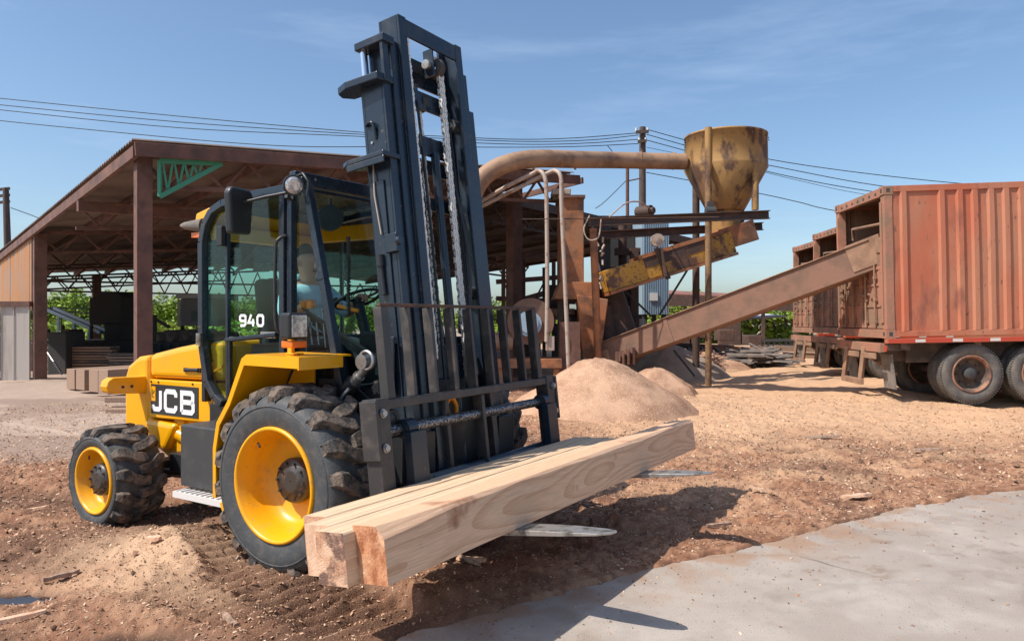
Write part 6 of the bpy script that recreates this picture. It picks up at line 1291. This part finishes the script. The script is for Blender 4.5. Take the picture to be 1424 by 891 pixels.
# tilt ram with eye
for s in (-1, 1):
    b = MB(); b.box(0.46, 0.60, s * 0.60 - 0.012, s * 0.60 + 0.012, 1.20, 1.60); P('mast_lug', 'navy', b, 0.01)
    t = MB(); t.cyl((-0.02, s * 0.66, 1.02), (0.28, s * 0.655, 1.28), 0.055, n=18); tr = P('tilt_cylinder', 'black', t, 0)
    b = MB(); b.cyl((0.26, s * 0.655, 1.26), (0.42, s * 0.65, 1.41), 0.028, n=14); b.cyl((0.28, s * 0.655, 1.28), (0.33, s * 0.655, 1.325), 0.042, n=14); b.cyl((0.40, s * 0.62, 1.425), (0.40, s * 0.715, 1.425), 0.052, n=20)
    b.lathe([(0.062 + 0.012 * math.cos(q * math.pi / 3), 0.012 * math.sin(q * math.pi / 3)) for q in range(7)], 20, 'y', c=(0.435, s * 0.70, 1.435)); b.build('tilt_rod', 'steel', tr)
    b = MB(); b.tube(bez([(0.28, s * 0.70, 1.24), (0.22, s * 0.73, 1.15), (0.20, s * 0.72, 1.02), (0.17, s * 0.68, 0.92)], 5), 0.016, 8); b.build('hose', 'steel', tr)
    b = MB(); b.bar((-0.05, s * 0.58, 1.22), (0.55, s * 0.52, 0.86), 0.02, 0.28); b.bar((0.05, s * 0.50, 1.0), (0.5, s * 0.50, 1.28), 0.06, 0.12); P('side_gusset', 'black', b)
b = MB(); b.box(0.3, 0.66, -0.5, 0.5, 0.95, 1.28); P('valve_housing', 'black', b, 0.02)

# ------------------------------------------------------------------ driver
def skin(name, pts, edges, m, parent, sub=2, root=0):
    me = bpy.data.meshes.new(name); me.from_pydata([p[0] for p in pts], edges, []); me.materials.append(M[m])
    o = bpy.data.objects.new(name, me); COL.objects.link(o); o.parent = parent
    md = o.modifiers.new('skin', 'SKIN'); md.use_smooth_shade = True
    for i, p in enumerate(pts):
        r_ = p[1]; me.skin_vertices[0].data[i].radius = r_ if isinstance(r_, tuple) else (r_, r_); me.skin_vertices[0].data[i].use_root = (i == root)
    s = o.modifiers.new('sub', 'SUBSURF'); s.levels = sub; s.render_levels = sub
    return o
dr = empty('person', 'driver in a light blue shirt seated in the forklift cab', 'person', (MO[0] + 0.16 * 0.847, MO[1] - 0.16 * 0.532, 0.0), (0, 0, HZ))
hip = (-0.95, -0.10, 1.52)
B = [(hip, (0.15, 0.17)), ((-0.97, -0.11, 1.68), (0.15, 0.17)), ((-0.95, -0.13, 1.84), (0.14, 0.18)), ((-0.92, -0.15, 1.95), (0.09, 0.12)), ((-0.90, -0.16, 2.03), (0.062, 0.062)),
     ((-0.875, -0.18, 2.09), (0.070, 0.075)), ((-0.865, -0.19, 2.18), (0.098, 0.085)), ((-0.875, -0.19, 2.265), (0.085, 0.08)),
     ((-0.90, -0.34, 1.93), 0.068), ((-0.82, -0.44, 1.73), 0.052), ((-0.64, -0.45, 1.80), 0.038), ((-0.585, -0.44, 1.835), 0.032),
     ((-0.90, 0.05, 1.93), 0.068), ((-0.74, 0.16, 1.76), 0.052), ((-0.54, 0.05, 1.88), 0.036), ((-0.50, 0.04, 1.90), 0.03),
     ((-0.92, -0.22, 1.48), 0.09), ((-0.52, -0.22, 1.50), 0.072), ((-0.42, -0.22, 1.10), 0.05), ((-0.30, -0.22, 1.06), 0.04),
     ((-0.92, 0.04, 1.48), 0.09), ((-0.52, 0.08, 1.50), 0.072), ((-0.42, 0.08, 1.10), 0.05), ((-0.30, 0.08, 1.06), 0.04)]
ED = [(0, 1), (1, 2), (2, 3), (3, 4), (4, 5), (5, 6), (6, 7), (3, 8), (8, 9), (9, 10), (10, 11), (3, 12), (12, 13), (13, 14), (14, 15), (0, 16), (16, 17), (17, 18), (18, 19), (0, 20), (20, 21), (21, 22), (22, 23)]
n0 = len(B)
for (hi, hx, hy, hz) in ((11, -0.555, -0.45, 1.85), (15, -0.47, 0.03, 1.905)):
    for k in range(4):
        dy = (k - 1.5) * 0.02; i = len(B); l = (0.9, 1.05, 1.0, 0.8)[k]
        B += [((hx, hy + dy, hz + 0.012), 0.010), ((hx + 0.035 * l, hy + dy, hz + 0.010), 0.009), ((hx + 0.05 * l, hy + dy, hz - 0.025), 0.008), ((hx + 0.03, hy + dy, hz - 0.045), 0.0075)]
        ED += [(hi, i), (i, i + 1), (i + 1, i + 2), (i + 2, i + 3)]
    i = len(B); B += [((hx - 0.005, hy + 0.04, hz - 0.005), 0.011), ((hx + 0.02, hy + 0.035, hz - 0.03), 0.009)]; ED += [(hi, i), (i, i + 1)]
body = skin('body', B, ED, 'skin', dr)
S = [(((-0.95, -0.10, 1.50)), (0.165, 0.19)), ((-0.97, -0.11, 1.68), (0.17, 0.20)), ((-0.945, -0.13, 1.84), (0.165, 0.20)), ((-0.92, -0.15, 1.945), (0.11, 0.15)), ((-0.905, -0.155, 2.005), (0.075, 0.078)),
     ((-0.90, -0.35, 1.925), 0.088), ((-0.835, -0.44, 1.77), 0.075), ((-0.78, -0.452, 1.735), 0.068), ((-0.90, 0.06, 1.925), 0.088), ((-0.77, 0.16, 1.78), 0.072), ((-0.66, 0.11, 1.81), 0.055)]
skin('shirt', S, [(0, 1), (1, 2), (2, 3), (3, 4), (3, 5), (5, 6), (6, 7), (3, 8), (8, 9), (9, 10)], 'shirt', dr)
skin('trousers', [((-0.95, -0.10, 1.50), (0.16, 0.185)), ((-0.92, -0.22, 1.48), 0.105), ((-0.52, -0.22, 1.50), 0.085), ((-0.42, -0.22, 1.14), 0.065), ((-0.92, 0.04, 1.48), 0.105), ((-0.52, 0.08, 1.50), 0.085), ((-0.42, 0.08, 1.14), 0.065)],
     [(0, 1), (1, 2), (2, 3), (0, 4), (4, 5), (5, 6)], 'trouser', dr)
skin('hair', [((-0.915, -0.185, 2.22), (0.070, 0.075)), ((-0.885, -0.19, 2.285), (0.082, 0.078)), ((-0.83, -0.195, 2.295), (0.04, 0.06))], [(0, 1), (1, 2)], 'hair', dr)
b = MB()
for s in (-1, 1):
    b.cyl((-0.772, -0.19 + s * 0.032, 2.19), (-0.764, -0.19 + s * 0.032, 2.19), 0.011, n=10); b.cyl((-0.87, -0.19 + s * 0.086, 2.17), (-0.86, -0.19 + s * 0.096, 2.17), 0.026, n=12)
b.build('eyes_and_ears', 'skin', dr)
b = MB(); b.hexa([(-0.775, -0.205, 2.135), (-0.745, -0.198, 2.14), (-0.745, -0.182, 2.14), (-0.775, -0.175, 2.135), (-0.775, -0.196, 2.19), (-0.768, -0.193, 2.19), (-0.768, -0.187, 2.19), (-0.775, -0.184, 2.19)]); b.build('nose', 'skin', dr, bevel=0.004)
b = MB(); b.cyl((-0.775, -0.21, 2.11), (-0.775, -0.17, 2.11), 0.008, n=8); b.build('mouth', 'hair', dr)

# ------------------------------------------------------------------ timbers on the forks (same tilt as the forks)
MW = Matrix.Translation((MO[0], MO[1], 0)) @ Matrix.Rotation(HZ, 4, 'Z') @ Matrix.Translation((0.90, 0, 0)) @ Matrix.Rotation(TH, 4, 'Y')
def timber(xf, wd, h, y0, y1, mside, mend, label, yaw=-1.6, zb=0.432, cham=0.02, bow=0.0):
    ln = y1 - y0; b = MB(); N = 14; sec = []
    rnd = random.Random(label)
    for i in range(N + 1):
        t = i / N; y = -ln / 2 + ln * t; j = lambda a: rnd.uniform(-a, a)
        c = cham * (0.5 + rnd.random())
        if i < 3: c = cham * (3.2 - i)
        sec.append([(-wd / 2, y, 0), (wd / 2, y, 0), (wd / 2 + j(.0015), y, h - c * 0.9), (wd / 2 - c * 0.8, y, h + j(.001)), (-wd / 2 + 0.004, y, h + j(.001)), (-wd / 2, y, h - 0.004)])
    vs = [p for s_ in sec for p in s_]; k = 6
    b.add(vs, [(i * k + q, i * k + (q + 1) % k, (i + 1) * k + (q + 1) % k, (i + 1) * k + q) for i in range(N) for q in range(k)])
    b.cur = 1; b.add(vs, [tuple(range(k)), tuple(range(N * k, N * k + k))[::-1]])
    o = b.build('squared_timber', [mside, mend], bevel=0.003)
    o.matrix_world = MW @ Matrix.Translation((xf - wd / 2, (y0 + y1) / 2, zb)) @ Matrix.Rotation(R(yaw), 4, 'Z')
    tag(o, label, 'timber', 'squared timbers on the forks'); return o
timber(0.925, 0.195, 0.262, -1.90, 2.09, 'woodA', 'woodend', 'front and longest timber on the forks with orange end grain and swirling grain')
timber(0.729, 0.190, 0.243, -1.965, 1.10, 'woodB', 'woodend2', 'second timber on the forks with dark stained knotty end', cham=0.003)
timber(0.537, 0.176, 0.247, -1.87, 1.14, 'woodB', 'woodpale', 'third timber on the forks with plain pale pink end', cham=0.003)
timber(0.358, 0.165, 0.252, -1.73, 1.17, 'woodB', 'woodend2', 'rearmost timber on the forks against the carriage with a brown end corner', cham=0.003)

# ------------------------------------------------------------------ trees far behind
def leaf_mesh(seed, n=2600, rx=2.6, rz=3.2):
    r_ = np.random.default_rng(seed); nc = 26
    cc = r_.normal(0, 1, (nc, 3)); cc /= np.linalg.norm(cc, axis=1)[:, None]; cc *= r_.uniform(0.35, 0.95, (nc, 1)); cr_ = r_.uniform(0.22, 0.42, nc)
    k = r_.integers(0, nc, n); p = r_.normal(0, 1, (n, 3)); p /= np.linalg.norm(p, axis=1)[:, None]; p = cc[k] + p * (cr_[k] * r_.uniform(0.5, 1.1, n))[:, None]
    p *= np.array([rx, rx, rz]); nn = r_.normal(0, 1, (n, 3)); nn /= np.linalg.norm(nn, axis=1)[:, None]
    a = np.cross(nn, [0.3, 0.5, 0.8]); a /= np.linalg.norm(a, axis=1)[:, None]; c = np.cross(nn, a); s = r_.uniform(0.13, 0.30, (n, 1))
    vs = np.stack([p - a * s, p - c * s * .6, p + a * s, p + c * s * .6], 1).reshape(-1, 3)
    me = bpy.data.meshes.new('crown'); me.from_pydata([tuple(v) for v in vs], [], [(4 * i, 4 * i + 1, 4 * i + 2, 4 * i + 3) for i in range(n)]); me.materials.append(M['leaf']); return me
crowns = [leaf_mesh(s) for s in (1, 2, 3, 4)]
trk = []
for s in range(2):
    random.seed(s + 20); b = MB(); b.tube([(0, 0, -3.8), (0.1, 0, -1.5), (0.0, 0.1, 1.5)], [0.26, 0.18, 0.06], 8)
    for k in range(6):
        a = k * 1.1 + s; z = -1.6 + k * 0.45; b.tube([(0, 0, z), (1.1 * math.cos(a), 1.1 * math.sin(a), z + 0.9), (1.8 * math.cos(a), 1.8 * math.sin(a), z + 1.9)], [0.1, 0.06, 0.025], 6)
    o = b.build('trunk', 'bark'); trk.append(o.data); bpy.data.objects.remove(o)
random.seed(40)
cnt = {}; ORD = 'leftmost second third fourth fifth sixth seventh eighth ninth tenth eleventh twelfth thirteenth fourteenth fifteenth sixteenth seventeenth eighteenth nineteenth twentieth twenty-first twenty-second twenty-third'.split()
side = {'shed': 'seen under the open shed roof', 'mid': 'seen between the mast and the rusty bin', 'right': 'seen under the far red roof'}
def tree(px, d, top, kind, idx):
    q = at(px, 443, d); ztop = CAMH + (443 - top) / 1000 * d; s_ = max(0.5, (ztop + 0.2) / 7.2)
    cnt[kind] = cnt.get(kind, -1) + 1
    r_ = empty('broadleaf_tree', ORD[cnt[kind]] + ' tree from the left among those ' + side[kind], 'tree', (q.x, d, 3.9 * s_ - 0.3), (0, 0, random.uniform(0, 6)), 'trees behind the yard ' + side[kind])
    r_.scale = (s_ * 1.15, s_ * 1.15, s_)
    for nm, me in (('crown', crowns[idx % 4]), ('trunk', trk[idx % 2])):
        o = bpy.data.objects.new(nm, me); COL.objects.link(o); o.parent = r_
i = 0
for px, d, top in ((-40, 62, 402), (-10, 66, 405), (25, 60, 402), (55, 64, 403), (75, 58, 404), (92, 62, 399), (108, 57, 405), (126, 60, 408), (143, 64, 404), (160, 60, 405), (178, 62, 408), (196, 66, 408), (213, 60, 407), (232, 58, 411), (250, 62, 415), (270, 60, 410), (292, 64, 408), (315, 60, 410), (340, 62, 408), (365, 66, 410), (392, 62, 407), (420, 60, 412), (450, 64, 410)): tree(px, d, top, 'shed', i); i += 1
for px, d, top in ((480, 62, 409), (515, 60, 412), (560, 62, 410), (600, 64, 412), (650, 62, 414), (680, 58, 410), (700, 62, 414), (722, 66, 420), (745, 64, 425), (770, 62, 428)): tree(px, d, top, 'mid', i); i += 1
for px, d, top in ((880, 70, 440), (905, 66, 436), (935, 72, 430), (958, 110, 402), (985, 112, 404), (960, 70, 436), (1000, 72, 445), (1035, 75, 448), (1062, 70, 450), (1090, 76, 450), (1118, 72, 448)): tree(px, d, top, 'right', i); i += 1
# low scrub in front of the trees
r2 = np.random.default_rng(8); n = 9000
pxs = np.concatenate([r2.uniform(-60, 480, n // 2), r2.uniform(660, 1130, n // 2)]); dd = r2.uniform(48, 58, n); X_ = (pxs - 712) / 1000 * dd; Z_ = r2.uniform(0.0, 1.0, n) ** 1.5 * 1.6
P_ = np.stack([X_, dd, Z_], 1); nn = r2.normal(0, 1, (n, 3)); a = np.cross(nn, [0.3, .5, .8]); a /= np.linalg.norm(a, axis=1)[:, None]; c = np.cross(nn, a); c /= np.linalg.norm(c, axis=1)[:, None]; s = r2.uniform(.12, .3, (n, 1))
vs = np.stack([P_ - a * s, P_ - c * s * .6, P_ + a * s, P_ + c * s * .6], 1).reshape(-1, 3)
me = bpy.data.meshes.new('scrub'); me.from_pydata([tuple(v) for v in vs], [], [(4 * i, 4 * i + 1, 4 * i + 2, 4 * i + 3) for i in range(n)]); me.materials.append(M['leaf'])
o = bpy.data.objects.new('scrub', me); COL.objects.link(o); tag(o, 'low green scrub below the far trees', 'scrub', kind='stuff')

# ------------------------------------------------------------------ splinters and offcuts lying about
SP = [(1192, 700, 0.34, 0.09, 0.3, 'large pale splintered offcut on the soil near the concrete edge'), (652, 806, 0.18, 0.03, -0.6, 'small splinter under the front timber'), (85, 804, 0.22, 0.05, 0.9, 'brown stick left of the chip heap'),
      (52, 711, 0.22, 0.05, 0.1, 'pale flat chip far left of the rear wheel'), (655, 799, 0.25, 0.08, 0.8, 'sunlit curved bark flake under the timbers'), (215, 783, 0.12, 0.05, -0.4, 'pale chip just left of the chip heap'),
      (1145, 618, 0.5, 0.12, 0.05, 'dark flat strip of bark in the right middle yard'), (1060, 695, 0.25, 0.03, -0.2, 'thin pale splinter right of the far fork tip'), (1000, 736, 0.22, 0.03, 0.2, 'thin splinter inside the mast shadow'),
      (20, 875, 0.3, 0.05, 0.5, 'pale stick at the bottom left corner'), (320, 875, 0.22, 0.04, -0.9, 'short stick at the bottom edge below the chip heap'), (930, 573, 0.6, 0.06, 0.1, 'dark stick right of the sawdust cone'), (1290, 640, 0.35, 0.07, 0.0, 'dark bark strip before the trailer wheel')]
random.seed(4)
for px, py, ln, wd, an, lb in SP:
    d = CAMH * 1000 / (py - 443); x = (px - 712) / 1000 * d; z = float(ground(np.array([x]), np.array([d]))[0]); b = MB(); N = 5; vs = []
    for k in range(N + 1):
        t = k / N; ww = wd / 2 * (0.35 + 0.65 * math.sin(math.pi * (0.15 + 0.75 * t))) * random.uniform(.7, 1.2)
        vs += [(-ln / 2 + ln * t, -ww, random.uniform(0, .01)), (-ln / 2 + ln * t, ww, random.uniform(0, .01)), (-ln / 2 + ln * t, ww * .8, 0.02 + random.uniform(0, .012)), (-ln / 2 + ln * t, -ww * .8, 0.02 + random.uniform(0, .012))]
    b.add(vs, [(4 * k + q, 4 * k + (q + 1) % 4, 4 * k + 4 + (q + 1) % 4, 4 * k + 4 + q) for k in range(N) for q in range(4)] + [(0, 1, 2, 3), (4 * N, 4 * N + 1, 4 * N + 2, 4 * N + 3)])
    tag(b.build('wood_splinter', 'woodpale' if ('pale' in lb or 'sunlit' in lb) else 'woodold', loc=(x, d, z + 0.02), rot=(random.gauss(0, .12), random.gauss(0, .12), an)), lb, 'splinter')  # pale wood colour stands in for sun on the sunlit flake
# rag caught behind the carriage
